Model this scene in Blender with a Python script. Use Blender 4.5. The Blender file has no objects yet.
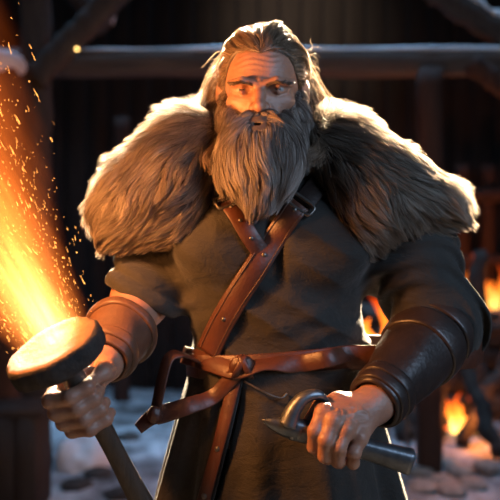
import bpy, math, numpy as np
from mathutils import Vector, Matrix

# ------------------------------------------------------------------ camera, world, lights, exposure
S = bpy.context.scene
COL = S.collection
rng = np.random.default_rng(11)
FPX, DCAM, ZCAM = 800.0, 1.6, 1.40

cam_d = bpy.data.cameras.new('camera')
cam = bpy.data.objects.new('camera', cam_d)
COL.objects.link(cam)
cam.location = (0, -DCAM, ZCAM)
cam.rotation_euler = (math.pi / 2, 0, 0)
cam_d.sensor_width = 36
cam_d.lens = FPX * 36 / 500
cam_d.clip_start = 0.05
cam_d.dof.use_dof = True
cam_d.dof.focus_distance = 1.40
cam_d.dof.aperture_fstop = 3.2
S.camera = cam

S.view_settings.view_transform = 'Standard'
S.view_settings.look = 'None'
S.view_settings.exposure = 0.0
S.view_settings.gamma = 1.0
S.view_settings.use_curve_mapping = False
S.cycles.use_denoising = True
S.cycles.sample_clamp_indirect = 6.0

world = bpy.data.worlds.new('night_sky')
S.world = world
world.use_nodes = True
world.node_tree.nodes['Background'].inputs[0].default_value = (0.16, 0.27, 0.42, 1)
world.node_tree.nodes['Background'].inputs[1].default_value = 0.022


def light(name, kind, loc, energy, color, aim=None, **kw):
    d = bpy.data.lights.new(name, kind)
    d.energy = energy
    d.color = color
    for k, v in kw.items():
        setattr(d, k, v)
    o = bpy.data.objects.new(name, d)
    COL.objects.link(o)
    o.location = loc
    if aim is not None:
        o.rotation_euler = (Vector(aim) - Vector(loc)).to_track_quat('-Z', 'Y').to_euler()
    return o


# strong warm lamp high behind the smith, added rims and cool fill, yard dusk, the fires
light('rim_lamp', 'SPOT', (0.12, 2.2, 3.8), 16000, (1.0, 0.78, 0.52), aim=(0.03, 0, 1.45), spot_size=math.radians(40), spot_blend=0.5, shadow_soft_size=0.16)
light('added_rim_left', 'SPOT', (-0.72, 2.8, 3.0), 9000, (1.0, 0.77, 0.50), aim=(-0.05, 0, 1.4), spot_size=math.radians(32), spot_blend=0.5, shadow_soft_size=0.14)  # added to widen the bright left edges, no lamp stands there
light('added_rim_right', 'SPOT', (1.2, 2.95, 2.7), 13000, (1.0, 0.77, 0.50), aim=(0.1, 0, 1.35), spot_size=math.radians(32), spot_blend=0.5, shadow_soft_size=0.14)  # second added light, for the rim down the right edges
light('added_cool_fill', 'AREA', (1.9, -1.7, 2.4), 46, (0.50, 0.70, 1.0), aim=(0.2, 0, 1.35), shape='RECTANGLE', size=1.2, size_y=1.2)  # added fill cooling the right side, no opening is built
light('dusk_yard', 'AREA', (-0.5, 4.5, 5.2), 58, (0.36, 0.64, 1.0), aim=(-0.5, 4.4, 0), shape='RECTANGLE', size=5.0, size_y=2.6, spread=math.radians(46))
light('added_wall_glow', 'SPOT', (0.25, 4.9, 4.6), 110, (1.0, 0.74, 0.54), aim=(0.45, 6.6, 3.8), spot_size=math.radians(62), spot_blend=1.0, shadow_soft_size=0.3)  # added spot: its glow on the wall stands in for lit haze

# ------------------------------------------------------------------ helpers


def W(px, py, y):
    d = DCAM + y
    return np.array([(px - 250) / FPX * d, y, ZCAM - (py - 250) / FPX * d])


def nrm(v):
    v = np.asarray(v, float)
    return v / np.maximum(np.linalg.norm(v, axis=-1, keepdims=True), 1e-9)


def empty(name, loc, label=None, cat=None, group=None):
    o = bpy.data.objects.new(name, None)
    COL.objects.link(o)
    o.location = loc
    o.empty_display_size = 0.1
    if label:
        tag(o, label, cat, group)
    return o


def tag(o, label=None, cat=None, group=None, kind=None):
    if label:
        o['label'] = label
    if cat:
        o['category'] = cat
    if group:
        o['group'] = group
    if kind:
        o['kind'] = kind
    return o


def put(name, V, F, mats, parent=None, smooth=True, attrs=None, midx=None):
    """V (n,3) world coordinates, F list of (m,k) index arrays -> one mesh object"""
    V = np.asarray(V, np.float32)
    if parent is not None:
        V = V - np.array(parent['_w'], np.float32)
    if not isinstance(F, (list, tuple)):
        F = [F]
    F = [np.asarray(f, np.int32) for f in F if len(f)]
    me = bpy.data.meshes.new(name)
    me.vertices.add(len(V))
    me.vertices.foreach_set('co', V.ravel())
    loops = np.concatenate([f.ravel() for f in F])
    tot = np.concatenate([np.full(len(f), f.shape[1], np.int32) for f in F])
    start = np.concatenate([[0], np.cumsum(tot)[:-1]]).astype(np.int32)
    me.loops.add(len(loops))
    me.loops.foreach_set('vertex_index', loops.astype(np.int32))
    me.polygons.add(len(tot))
    me.polygons.foreach_set('loop_start', start)
    me.polygons.foreach_set('loop_total', tot)
    if smooth:
        me.polygons.foreach_set('use_smooth', np.ones(len(tot), bool))
    if not isinstance(mats, (list, tuple)):
        mats = [mats]
    for m in mats:
        me.materials.append(m)
    if midx is not None:
        me.polygons.foreach_set('material_index', np.asarray(midx, np.int32))
    me.update(calc_edges=True)
    for k, a in (attrs or {}).items():
        at = me.attributes.new(k, 'FLOAT', 'POINT')
        at.data.foreach_set('value', np.asarray(a, np.float32))
    me.validate()
    o = bpy.data.objects.new(name, me)
    COL.objects.link(o)
    if parent is not None:
        o.parent = parent
        o['_w'] = list(parent['_w'])
    return o


def origin(o, p):
    """moves a top-level mesh's own origin to p, geometry stays where it stands"""
    o.data.transform(Matrix.Translation(-Vector(p)))
    o.location = p
    return o


class Acc:
    """collects several shapes into ONE mesh"""

    def __init__(s):
        s.v, s.q, s.t, s.n = [], [], [], 0

    def add(s, V, Q=(), T=()):
        s.v.append(np.asarray(V, float))
        if len(Q):
            s.q.append(np.asarray(Q) + s.n)
        if len(T):
            s.t.append(np.asarray(T) + s.n)
        s.n += len(V)
        return s

    def get(s):
        return np.concatenate(s.v), [np.concatenate(x) for x in (s.q, s.t) if x]

    def put(s, name, mat, parent=None, smooth=True):
        V, F = s.get()
        return put(name, V, F, mat, parent, smooth)


def crom(pts, n):
    """smooth curve through the points"""
    p = np.asarray(pts, float)
    p = np.vstack([2 * p[0] - p[1], p, 2 * p[-1] - p[-2]])
    u = np.linspace(0, len(p) - 3 - 1e-6, n)
    i = u.astype(int)
    t = (u - i)[:, None]
    a, b, c, d = p[i], p[i + 1], p[i + 2], p[i + 3]
    return 0.5 * (2 * b + (c - a) * t + (2 * a - 5 * b + 4 * c - d) * t ** 2 + (3 * b - a - 3 * c + d) * t ** 3)


def grid_faces(nu, nv, wrap):
    i, j = np.meshgrid(np.arange(nu - 1), np.arange(nv if wrap else nv - 1), indexing='ij')
    j2 = (j + 1) % nv
    return np.stack([i * nv + j, i * nv + j2, (i + 1) * nv + j2, (i + 1) * nv + j], -1).reshape(-1, 4)


def sweep(path, section, normals=None, caps=True):
    """section (k,2) or (n,k,2): coordinates along (side, normal)"""
    path = np.asarray(path, float)
    n = len(path)
    T = nrm(np.gradient(path, axis=0))
    if normals is None:
        N = np.zeros_like(T)
        ref = np.array([0, 0, 1.0]) if abs(T[0, 2]) < 0.9 else np.array([0, 1.0, 0])
        N[0] = nrm(ref - T[0] * np.dot(ref, T[0]))
        for i in range(1, n):
            N[i] = nrm(N[i - 1] - T[i] * np.dot(N[i - 1], T[i]))
    else:
        N = nrm(normals - T * np.sum(normals * T, 1)[:, None])
    Sd = np.cross(T, N)
    sec = np.asarray(section, float)
    if sec.ndim == 2:
        sec = np.repeat(sec[None], n, 0)
    k = sec.shape[1]
    V = (path[:, None] + sec[:, :, :1] * Sd[:, None] + sec[:, :, 1:] * N[:, None]).reshape(-1, 3)
    Q = grid_faces(n, k, True)
    Tt = []
    if caps:
        V = np.vstack([V, path[0] + (sec[0].mean(0)[0] * Sd[0] + sec[0].mean(0)[1] * N[0]), path[-1] + (sec[-1].mean(0)[0] * Sd[-1] + sec[-1].mean(0)[1] * N[-1])])
        a = np.arange(k)
        Tt = np.vstack([np.stack([(a + 1) % k, a, np.full(k, n * k)], 1), np.stack([(n - 1) * k + a, (n - 1) * k + (a + 1) % k, np.full(k, n * k + 1)], 1)])
    return V, Q, Tt


def circ(n=12):
    a = np.linspace(0, 2 * np.pi, n, endpoint=False)
    return np.stack([np.cos(a), np.sin(a)], 1)


def tube(path, r, n=12):
    r = np.broadcast_to(np.asarray(r, float), (len(path),))
    return sweep(path, circ(n)[None] * r[:, None, None])


def rrect(w, h, b):
    """rounded rectangle section"""
    w2, h2 = w / 2, h / 2
    return np.array([(w2, -h2 + b), (w2, h2 - b), (w2 - b, h2), (-w2 + b, h2), (-w2, h2 - b), (-w2, -h2 + b), (-w2 + b, -h2), (w2 - b, -h2)])


def frame_of(A, B, ref=(0, 0, 1)):
    z = nrm(np.asarray(B) - np.asarray(A))
    x = np.cross(ref, z)
    if np.linalg.norm(x) < 1e-3:
        x = np.cross((0, 1, 0), z)
    x = nrm(x)
    return x, np.cross(z, x), z


def lathe(A, B, prof, n=48, closed=True, wob=None):
    """profile [(t along A->B, radius)], closed loop of the profile makes a shell"""
    A, B = np.asarray(A, float), np.asarray(B, float)
    x, y, z = frame_of(A, B)
    L = np.linalg.norm(B - A)
    a = np.linspace(0, 2 * np.pi, n, endpoint=False)
    rings = []
    for t, r in prof:
        rr = r if wob is None else r + wob(a, t)
        rings.append(A + z * (t * L) + (np.cos(a) * rr)[:, None] * x + (np.sin(a) * rr)[:, None] * y)
    V = np.concatenate(rings)
    m = len(prof)
    Q = grid_faces(m, n, True)
    if closed:
        j = np.arange(n)
        Q = np.vstack([Q, np.stack([(m - 1) * n + j, (m - 1) * n + (j + 1) % n, (j + 1) % n, j], 1)])
    return V, Q


def ball(c, r, nu=8, nv=14):
    r = np.broadcast_to(np.asarray(r, float), (3,))
    th = np.linspace(0.02, np.pi - 0.02, nu)
    a = np.linspace(0, 2 * np.pi, nv, endpoint=False)
    V = np.stack([np.outer(np.sin(th), np.cos(a)), np.outer(np.sin(th), np.sin(a)), np.outer(np.cos(th), np.ones(nv))], -1).reshape(-1, 3) * r + c
    return V, grid_faces(nu, nv, True)


# ---- value noise
_tab = rng.random((32, 32, 32)).astype(np.float32)


def noise(P):
    P = np.asarray(P, np.float32)
    i = np.floor(P).astype(int)
    f = P - i
    f = f * f * (3 - 2 * f)
    i0, i1 = i % 32, (i + 1) % 32
    r = 0
    for a in (0, 1):
        for b in (0, 1):
            for c in (0, 1):
                w = (f[..., 0] if a else 1 - f[..., 0]) * (f[..., 1] if b else 1 - f[..., 1]) * (f[..., 2] if c else 1 - f[..., 2])
                r = r + w * _tab[(i1 if a else i0)[..., 0], (i1 if b else i0)[..., 1], (i1 if c else i0)[..., 2]]
    return r * 2 - 1


# ---- distance fields
def rc(P, a, b, ra, rb):
    a, b = np.asarray(a, np.float32), np.asarray(b, np.float32)
    ba = b - a
    h = np.clip(((P - a) @ ba) / max(float(ba @ ba), 1e-9), 0, 1)
    return np.linalg.norm(P - a - h[:, None] * ba, axis=1) - (ra + (rb - ra) * h)


def ell(P, c, r, R=None):
    q = P - np.asarray(c, np.float32)
    if R is not None:
        q = q @ np.asarray(R, np.float32)
    r = np.asarray(r, np.float32)
    k0 = np.linalg.norm(q / r, axis=1)
    k1 = np.linalg.norm(q / (r * r), axis=1)
    return k0 * (k0 - 1) / np.maximum(k1, 1e-6)


def sm(a, b, k):
    h = np.maximum(k - np.abs(a - b), 0) / k
    return np.minimum(a, b) - h * h * k * 0.25


def smx(a, b, k):
    return -sm(-a, -b, k)


def chain(P, pts, rad, k=0.004):
    d = None
    for i in range(len(pts) - 1):
        e = rc(P, pts[i], pts[i + 1], rad[i], rad[i + 1])
        d = e if d is None else sm(d, e, k)
    return d


def bounded(f, lo, hi, m=0.05):
    """a field that is only worked out near its box"""
    lo, hi = np.asarray(lo, np.float32), np.asarray(hi, np.float32)

    def g(P):
        q = np.maximum(np.maximum(lo - P, P - hi), 0)
        d = np.linalg.norm(q, axis=1)
        out = d + 0.02
        msk = d < m
        if msk.any():
            out[msk] = f(P[msk])
        return out
    return g


def ev(f, P, ch=400000):
    P = np.asarray(P, np.float32)
    if len(P) <= ch:
        return f(P)
    return np.concatenate([f(P[i:i + ch]) for i in range(0, len(P), ch)])


def grad(f, P, h=0.0015):
    P = np.asarray(P, np.float32)
    k = np.array([[1, -1, -1], [-1, -1, 1], [-1, 1, -1], [1, 1, 1]], np.float32)
    g = sum(kk * ev(f, P + kk * h)[:, None] for kk in k)
    return nrm(g)


def axis_pts(segs):
    """[(start, step), ..., (end, None)] -> one rising axis"""
    out = []
    for (a, s), (b, _) in zip(segs[:-1], segs[1:]):
        n = max(1, int(round((b - a) / s)))
        out.append(np.linspace(a, b, n, endpoint=False))
    out.append([segs[-1][0]])
    return np.concatenate(out).astype(np.float32)


def box_axes(lo, hi, h):
    return [axis_pts([(lo[i], h), (hi[i], None)]) for i in range(3)]


def iso(f, axes, B=8, snap=True):
    """surface of f = 0 on a rectilinear grid, evaluated only near the surface"""
    ax = []
    for a in axes:
        n = (-len(a)) % B
        st = a[-1] - a[-2]
        ax.append(np.concatenate([a, a[-1] + st * np.arange(1, n + 1)]).astype(np.float32))
    n = [len(a) for a in ax]
    nb = [k // B for k in n]
    lo = [a[::B] for a in ax]
    hi = [a[B - 1::B] for a in ax]
    cx = [(l + h) / 2 for l, h in zip(lo, hi)]
    hw = [(h - l) / 2 for l, h in zip(lo, hi)]
    C = np.stack(np.meshgrid(*cx, indexing='ij'), -1).reshape(-1, 3)
    H = np.sqrt(sum(m ** 2 for m in np.meshgrid(*hw, indexing='ij'))).ravel()
    d = ev(f, C)
    keep = np.abs(d) < 1.35 * H + 0.012
    Vv = np.repeat(np.repeat(np.repeat(d.reshape(nb), B, 0), B, 1), B, 2).astype(np.float32)
    idx = np.argwhere(keep.reshape(nb))
    loc = np.stack(np.meshgrid(*[np.arange(B)] * 3, indexing='ij'), -1).reshape(-1, 3)
    for s in range(0, len(idx), 600):
        g = (idx[s:s + 600, None] * B + loc).reshape(-1, 3)
        P = np.stack([ax[i][g[:, i]] for i in range(3)], 1)
        Vv[g[:, 0], g[:, 1], g[:, 2]] = f(P)
    ins = Vv < 0
    cnt = np.zeros([k - 1 for k in n], np.int8)
    for a in (0, 1):
        for b in (0, 1):
            for c in (0, 1):
                cnt += ins[a:n[0] - 1 + a, b:n[1] - 1 + b, c:n[2] - 1 + c]
    act = np.argwhere((cnt > 0) & (cnt < 8))
    del cnt
    vid = np.full([k - 1 for k in n], -1, np.int32)
    vid[act[:, 0], act[:, 1], act[:, 2]] = np.arange(len(act))
    acc = np.zeros((len(act), 3), np.float32)
    num = np.zeros(len(act), np.float32)
    for e in range(3):
        o1, o2 = [i for i in range(3) if i != e]
        for u in (0, 1):
            for v in (0, 1):
                p = act.copy()
                p[:, o1] += u
                p[:, o2] += v
                q = p.copy()
                q[:, e] += 1
                a = Vv[p[:, 0], p[:, 1], p[:, 2]]
                b = Vv[q[:, 0], q[:, 1], q[:, 2]]
                m = (a < 0) != (b < 0)
                t = np.where(m, a / np.where(m, a - b, 1), 0)
                X = np.stack([ax[i][p[:, i]] for i in range(3)], 1)
                X[:, e] += t * (ax[e][q[:, e]] - ax[e][p[:, e]])
                acc += X * m[:, None]
                num += m
    V = acc / np.maximum(num, 1)[:, None]
    quads = []
    for e in range(3):
        o1, o2 = [(1, 2), (2, 0), (0, 1)][e]
        sl0 = [slice(1, k - 1) for k in n]
        sl0[e] = slice(0, n[e] - 1)
        sl1 = list(sl0)
        sl1[e] = slice(1, n[e])
        a, b = ins[tuple(sl0)], ins[tuple(sl1)]
        ed = np.argwhere(a != b)
        off = np.ones(3, int)
        off[e] = 0
        base = ed + off
        flip = a[ed[:, 0], ed[:, 1], ed[:, 2]]

        def cell(d1, d2):
            c = base.copy()
            c[:, o1] += d1
            c[:, o2] += d2
            return vid[c[:, 0], c[:, 1], c[:, 2]]
        q = np.stack([cell(-1, -1), cell(0, -1), cell(0, 0), cell(-1, 0)], 1)
        q[~flip] = q[~flip][:, ::-1]
        quads.append(q)
    Q = np.concatenate(quads)
    Q = Q[(Q >= 0).all(1)]
    if snap:
        dd = np.clip(ev(f, V), -0.003, 0.003)
        V = V - dd[:, None] * grad(f, V)
    return V, Q


def cast(px, py, f, off=0.0, y0=-0.45):
    """the point of a body's surface seen at a picture position, and its normal"""
    o = np.array([0, -DCAM, ZCAM])
    d = nrm(W(px, py, 0) - o)
    t = (DCAM + y0) / d[1]
    for _ in range(120):
        p = o + d * t
        s = float(f(p[None].astype(np.float32))[0])
        if s < 0.0004:
            break
        t += 0.6 * s
        if t > DCAM + 0.6:
            break
    n = grad(f, p[None], 0.006)[0]
    return p + n * off, n


# ------------------------------------------------------------------ materials
class NT:
    def __init__(s, name):
        s.m = bpy.data.materials.new(name)
        s.m.use_nodes = True
        s.t = s.m.node_tree
        s.t.nodes.clear()
        s.out = s.n('ShaderNodeOutputMaterial')

    def n(s, kind, **kw):
        o = s.t.nodes.new(kind)
        for k, v in kw.items():
            setattr(o, k, v)
        return o

    def l(s, a, b):
        s.t.links.new(a, b)

    def val(s, node, key, v):
        if hasattr(v, 'is_output'):
            s.l(v, node.inputs[key])
        else:
            node.inputs[key].default_value = v

    def math(s, op, a, b=0.0, clamp=False):
        o = s.n('ShaderNodeMath', operation=op, use_clamp=clamp)
        s.val(o, 0, a)
        s.val(o, 1, b)
        return o.outputs[0]

    def ramp(s, fac, stops):
        r = s.n('ShaderNodeValToRGB')
        s.l(fac, r.inputs[0])
        e = r.color_ramp.elements
        while len(e) < len(stops):
            e.new(0.5)
        for k, (p, c) in zip(e, stops):
            k.position = p
            k.color = (*c, 1) if len(c) == 3 else c
        return r.outputs[0]

    def tex(s, scale=5, detail=4, rough=0.6, stretch=None, coord='Object', kind='ShaderNodeTexNoise'):
        tc = s.n('ShaderNodeTexCoord')
        mp = s.n('ShaderNodeMapping')
        s.l(tc.outputs[coord], mp.inputs[0])
        if stretch:
            mp.inputs['Scale'].default_value = stretch
        x = s.n(kind)
        s.l(mp.outputs[0], x.inputs['Vector'])
        x.inputs['Scale'].default_value = scale
        if kind == 'ShaderNodeTexNoise':
            x.inputs['Detail'].default_value = detail
            x.inputs['Roughness'].default_value = rough
        return x

    def bump(s, h, strength, dist):
        b = s.n('ShaderNodeBump')
        s.val(b, 'Height', h)
        b.inputs['Strength'].default_value = strength
        b.inputs['Distance'].default_value = dist
        return b.outputs[0]

    def bsdf(s, color, rough=0.6, metal=0.0, normal=None, **kw):
        p = s.n('ShaderNodeBsdfPrincipled')
        s.val(p, 'Base Color', color if hasattr(color, 'is_output') else (*color, 1))
        s.val(p, 'Roughness', rough)
        s.val(p, 'Metallic', metal)
        if normal is not None:
            s.l(normal, p.inputs['Normal'])
        for k, v in kw.items():
            s.val(p, k.replace('_', ' '), v)
        return p.outputs[0]

    def done(s, sh, volume=False):
        s.l(sh, s.out.inputs['Volume' if volume else 'Surface'])
        return s.m


def mat_mottled(name, c1, c2, scale, rough=0.7, bump=0.3, bdist=0.002, bscale=None, stretch=None, metal=0.0, **kw):
    t = NT(name)
    n1 = t.tex(scale, 5, 0.6, stretch)
    col = t.ramp(n1.outputs[0], [(0.32, c1), (0.68, c2)])
    n2 = t.tex(bscale or scale * 4, 4, 0.65, stretch)
    return t.done(t.bsdf(col, rough, metal, t.bump(n2.outputs[0], bump, bdist), **kw))


def mat_hair(name, stops, rough=0.45, trans=0.35):
    t = NT(name)
    a = t.n('ShaderNodeAttribute', attribute_name='rnd')
    col = t.ramp(a.outputs['Fac'], stops)
    p = t.bsdf(col, rough)
    tr = t.n('ShaderNodeBsdfTranslucent')
    t.l(col, tr.inputs[0])
    mx = t.n('ShaderNodeMixShader')
    mx.inputs[0].default_value = trans
    t.l(p, mx.inputs[1])
    t.l(tr.outputs[0], mx.inputs[2])
    return t.done(mx.outputs[0])


def mat_skin():
    t = NT('weathered_skin')
    n1 = t.tex(28, 5, 0.6)
    col = t.ramp(n1.outputs[0], [(0.3, (0.29, 0.135, 0.085)), (0.7, (0.40, 0.205, 0.135))])
    n2 = t.tex(230, 3, 0.6)
    n3 = t.tex(70, 3, 0.6, (1, 1, 2.2))
    h = t.math('ADD', t.math('MULTIPLY', n2.outputs[0], 0.4), n3.outputs[0])
    return t.done(t.bsdf(col, 0.46, 0, t.bump(h, 0.75, 0.0016), Subsurface_Weight=0.12, Subsurface_Scale=0.012, Subsurface_Radius=(1.0, 0.25, 0.1)))


def mat_cloth(name, c1, c2):
    t = NT(name)
    n1 = t.tex(9, 5, 0.65)
    col = t.ramp(n1.outputs[0], [(0.3, c1), (0.72, c2)])
    tc = t.n('ShaderNodeTexCoord')
    wv = t.tex(420, 2, 0.5)
    n2 = t.tex(45, 4, 0.6)
    n3 = t.tex(13, 5, 0.62, (1, 1, 1.9))
    n3.inputs['Distortion'].default_value = 0.6
    h = t.math('ADD', t.math('MULTIPLY', wv.outputs[0], 0.12), t.math('ADD', t.math('MULTIPLY', n2.outputs[0], 0.25), n3.outputs[0]))
    return t.done(t.bsdf(col, 0.88, 0, t.bump(h, 0.75, 0.010), Sheen_Weight=0.08))


def mat_leather(name, c1, c2, rough=0.5, bump=0.4):
    t = NT(name)
    n1 = t.tex(22, 6, 0.7)
    col = t.ramp(n1.outputs[0], [(0.25, c1), (0.75, c2)])
    v = t.tex(160, kind='ShaderNodeTexVoronoi')
    n2 = t.tex(60, 4, 0.7)
    h = t.math('ADD', t.math('MULTIPLY', v.outputs[0], 0.4), n2.outputs[0])
    rg = t.math('ADD', t.math('MULTIPLY', n2.outputs[0], 0.3), rough - 0.15)
    return t.done(t.bsdf(col, rg, 0, t.bump(h, bump, 0.0018)))


def mat_wood(name, c1, c2, stretch=(9, 9, 1), rough=0.8, scale=3.0):
    t = NT(name)
    n1 = t.tex(scale, 7, 0.7, stretch)
    col = t.ramp(n1.outputs[0], [(0.3, c1), (0.7, c2)])
    return t.done(t.bsdf(col, rough, 0, t.bump(n1.outputs[0], 0.6, 0.01)))


def mat_emit(name, color, strength):
    t = NT(name)
    e = t.n('ShaderNodeEmission')
    e.inputs[0].default_value = (*color, 1)
    e.inputs[1].default_value = strength
    return t.done(e.outputs[0])


def mat_fire(name, strength, zmax):
    """flame tongue: yellow at the foot, red and thin at the top"""
    t = NT(name)
    tc = t.n('ShaderNodeTexCoord')
    sp = t.n('ShaderNodeSeparateXYZ')
    t.l(tc.outputs['Object'], sp.inputs[0])
    n = t.tex(9, 4, 0.6, (1, 1, 0.5))
    h = t.math('DIVIDE', sp.outputs[2], zmax)
    h = t.math('ADD', h, t.math('MULTIPLY', t.math('SUBTRACT', n.outputs[0], 0.5), 0.9))
    col = t.ramp(h, [(0.0, (1.0, 0.55, 0.12)), (0.35, (1.0, 0.22, 0.02)), (0.8, (0.75, 0.06, 0.004)), (1.0, (0.3, 0.02, 0.002))])
    e = t.n('ShaderNodeEmission')
    t.l(col, e.inputs[0])
    t.l(t.math('MULTIPLY', t.math('SUBTRACT', 1.15, h, True), strength), e.inputs[1])
    lw = t.n('ShaderNodeLayerWeight')
    lw.inputs[0].default_value = 0.35
    tr = t.n('ShaderNodeBsdfTransparent')
    mx = t.n('ShaderNodeMixShader')
    t.l(t.math('ADD', t.math('MULTIPLY', lw.outputs['Facing'], 0.8), t.math('MULTIPLY', h, 0.35), True), mx.inputs[0])
    t.l(e.outputs[0], mx.inputs[1])
    t.l(tr.outputs[0], mx.inputs[2])
    return t.done(mx.outputs[0])


M = {}
M['skin'] = mat_skin()
M['eye'] = mat_mottled('eye_white', (0.30, 0.27, 0.25), (0.36, 0.32, 0.29), 20, 0.15, 0.0)
M['iris'] = mat_mottled('iris', (0.05, 0.07, 0.09), (0.09, 0.12, 0.14), 200, 0.1, 0.0)
M['pupil'] = mat_mottled('pupil', (0.005, 0.005, 0.005), (0.006, 0.006, 0.006), 20, 0.1, 0.0)
M['hair'] = mat_hair('ash_brown_hair', [(0.0, (0.12, 0.078, 0.048)), (0.5, (0.24, 0.165, 0.11)), (1.0, (0.44, 0.33, 0.24))], 0.4, 0.22)
M['beard'] = mat_hair('grey_beard_hair', [(0.0, (0.15, 0.115, 0.095)), (0.5, (0.29, 0.235, 0.20)), (1.0, (0.50, 0.43, 0.38))], 0.45, 0.2)
M['brow'] = mat_hair('dark_brow_hair', [(0.0, (0.05, 0.033, 0.022)), (0.5, (0.09, 0.06, 0.042)), (1.0, (0.14, 0.10, 0.075))], 0.5, 0.1)
M['fur'] = mat_hair('brown_grey_fur', [(0.0, (0.125, 0.095, 0.072)), (0.45, (0.28, 0.225, 0.178)), (1.0, (0.56, 0.48, 0.40))], 0.5, 0.5)
M['pelt'] = mat_mottled('pelt_hide', (0.07, 0.05, 0.035), (0.12, 0.09, 0.065), 30, 0.9)
M['cloth'] = mat_cloth('olive_grey_wool', (0.013, 0.0115, 0.0097), (0.028, 0.0245, 0.020))
M['trouser'] = mat_cloth('dark_wool', (0.03, 0.03, 0.03), (0.05, 0.05, 0.05))
M['leather'] = mat_leather('red_brown_leather', (0.042, 0.0135, 0.0075), (0.092, 0.029, 0.0155), 0.46)
M['dark_leather'] = mat_leather('dark_brown_leather', (0.017, 0.012, 0.011), (0.042, 0.027, 0.022), 0.38)
M['tan_leather'] = mat_leather('worn_brown_leather', (0.06, 0.028, 0.017), (0.13, 0.06, 0.034), 0.5)
M['steel'] = mat_mottled('forged_steel', (0.11, 0.125, 0.14), (0.22, 0.24, 0.26), 35, 0.42, 0.5, 0.0012, 120, metal=0.85)
M['iron'] = mat_mottled('dark_iron', (0.12, 0.11, 0.10), (0.22, 0.20, 0.18), 60, 0.4, 0.3, 0.001, metal=0.9)
M['handle'] = mat_wood('dark_ash_handle', (0.03, 0.018, 0.011), (0.075, 0.043, 0.026), (30, 30, 2), 0.55, 1.2)
M['bark'] = mat_mottled('charred_bark', (0.012, 0.009, 0.008), (0.05, 0.034, 0.026), 40, 0.85, 0.8, 0.004, 90)
M['beam'] = mat_wood('dark_timber', (0.024, 0.021, 0.02), (0.06, 0.051, 0.045))
M['beam_x'] = mat_wood('dark_timber_beam', (0.040, 0.034, 0.031), (0.10, 0.082, 0.07), (1, 9, 9))
M['planks'] = mat_wood('sooty_planks', (0.016, 0.013, 0.011), (0.036, 0.029, 0.025), (7, 7, 0.6))
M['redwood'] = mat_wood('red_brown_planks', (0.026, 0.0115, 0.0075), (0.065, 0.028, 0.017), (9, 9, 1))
M['snow'] = mat_mottled('settled_snow', (0.55, 0.6, 0.66), (0.74, 0.78, 0.82), 6, 0.7, 0.5, 0.01, 40)
M['stone'] = mat_mottled('field_stone', (0.20, 0.18, 0.165), (0.36, 0.33, 0.30), 14, 0.8, 0.6, 0.01, 40)
M['stone_dark'] = mat_mottled('sooty_stone', (0.035, 0.03, 0.028), (0.08, 0.068, 0.06), 14, 0.85, 0.6, 0.01, 40)
M['log'] = mat_mottled('charred_log', (0.014, 0.012, 0.011), (0.05, 0.042, 0.037), 14, 0.9, 0.9, 0.012, 30)
M['spark'] = mat_emit('glowing_spark', (1.0, 0.36, 0.07), 8.0)


def mat_ground():
    t = NT('trodden_snow')
    n1 = t.tex(1.3, 6, 0.6)
    n2 = t.tex(5.5, 5, 0.65, (1, 0.6, 1))
    f = t.math('ADD', t.math('MULTIPLY', n1.outputs[0], 0.55), t.math('MULTIPLY', n2.outputs[0], 0.45))
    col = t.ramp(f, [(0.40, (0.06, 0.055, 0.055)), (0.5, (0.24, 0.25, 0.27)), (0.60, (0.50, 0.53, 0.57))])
    # unseen front ground made black to stop light bouncing up, snow beyond
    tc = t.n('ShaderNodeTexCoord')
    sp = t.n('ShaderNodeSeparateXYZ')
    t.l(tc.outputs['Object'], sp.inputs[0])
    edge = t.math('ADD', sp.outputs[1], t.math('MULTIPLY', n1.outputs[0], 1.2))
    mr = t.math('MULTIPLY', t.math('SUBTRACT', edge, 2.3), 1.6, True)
    mx = t.n('ShaderNodeMix', data_type='RGBA')
    t.l(mr, mx.inputs[0])
    mx.inputs[6].default_value = (0.018, 0.014, 0.012, 1)
    t.l(col, mx.inputs[7])
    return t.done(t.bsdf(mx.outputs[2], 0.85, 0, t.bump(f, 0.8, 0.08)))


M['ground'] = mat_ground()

# ------------------------------------------------------------------ the setting
XR, YB = 8.0, 7.4


def ground_mesh():
    nx, ny = 150, 150
    x = np.linspace(-9, 9, nx)
    y = np.linspace(-2.2, 14, ny)
    X, Y = np.meshgrid(x, y, indexing='ij')
    Z = 0.05 * noise(np.stack([X * 1.1, Y * 1.1, X * 0], -1)) + 0.025 * noise(np.stack([X * 3.1, Y * 3.1, X * 0 + 3], -1))
    Z = Z * np.clip((np.hypot(X, Y) - 0.6) / 1.2, 0, 1)
    return np.stack([X, Y, Z], -1).reshape(-1, 3), grid_faces(nx, ny, False)


V, Q = ground_mesh()
tag(put('floor', V, Q[:, ::-1], M['ground']), 'trodden snow covering the yard around the smithy', 'ground', kind='structure')
GROUND_V = V


def ground_z(x, y):
    i = np.argmin((GROUND_V[:, 0] - x) ** 2 + (GROUND_V[:, 1] - y) ** 2)
    return float(GROUND_V[i, 2])


def plank_wall(x0, x1, y, z0, z1, w=0.22, seed=0):
    a = Acc()
    r = np.random.default_rng(seed)
    x = x0
    while x < x1:
        dy = r.uniform(-0.012, 0.012)
        p = np.array([[x + w / 2, y + dy, z0], [x + w / 2, y + dy, z1]])
        a.add(*sweep(p, rrect(w - 0.012, 0.05, 0.008), np.array([[0, -1, 0.0]] * 2)))
        x += w
    return a


tag(plank_wall(-5.2, 5.2, 6.6, -0.1, 4.6).put('wall_back', M['planks'], smooth=False), 'dark plank wall at the back of the smithy', 'wall', kind='structure')


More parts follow.
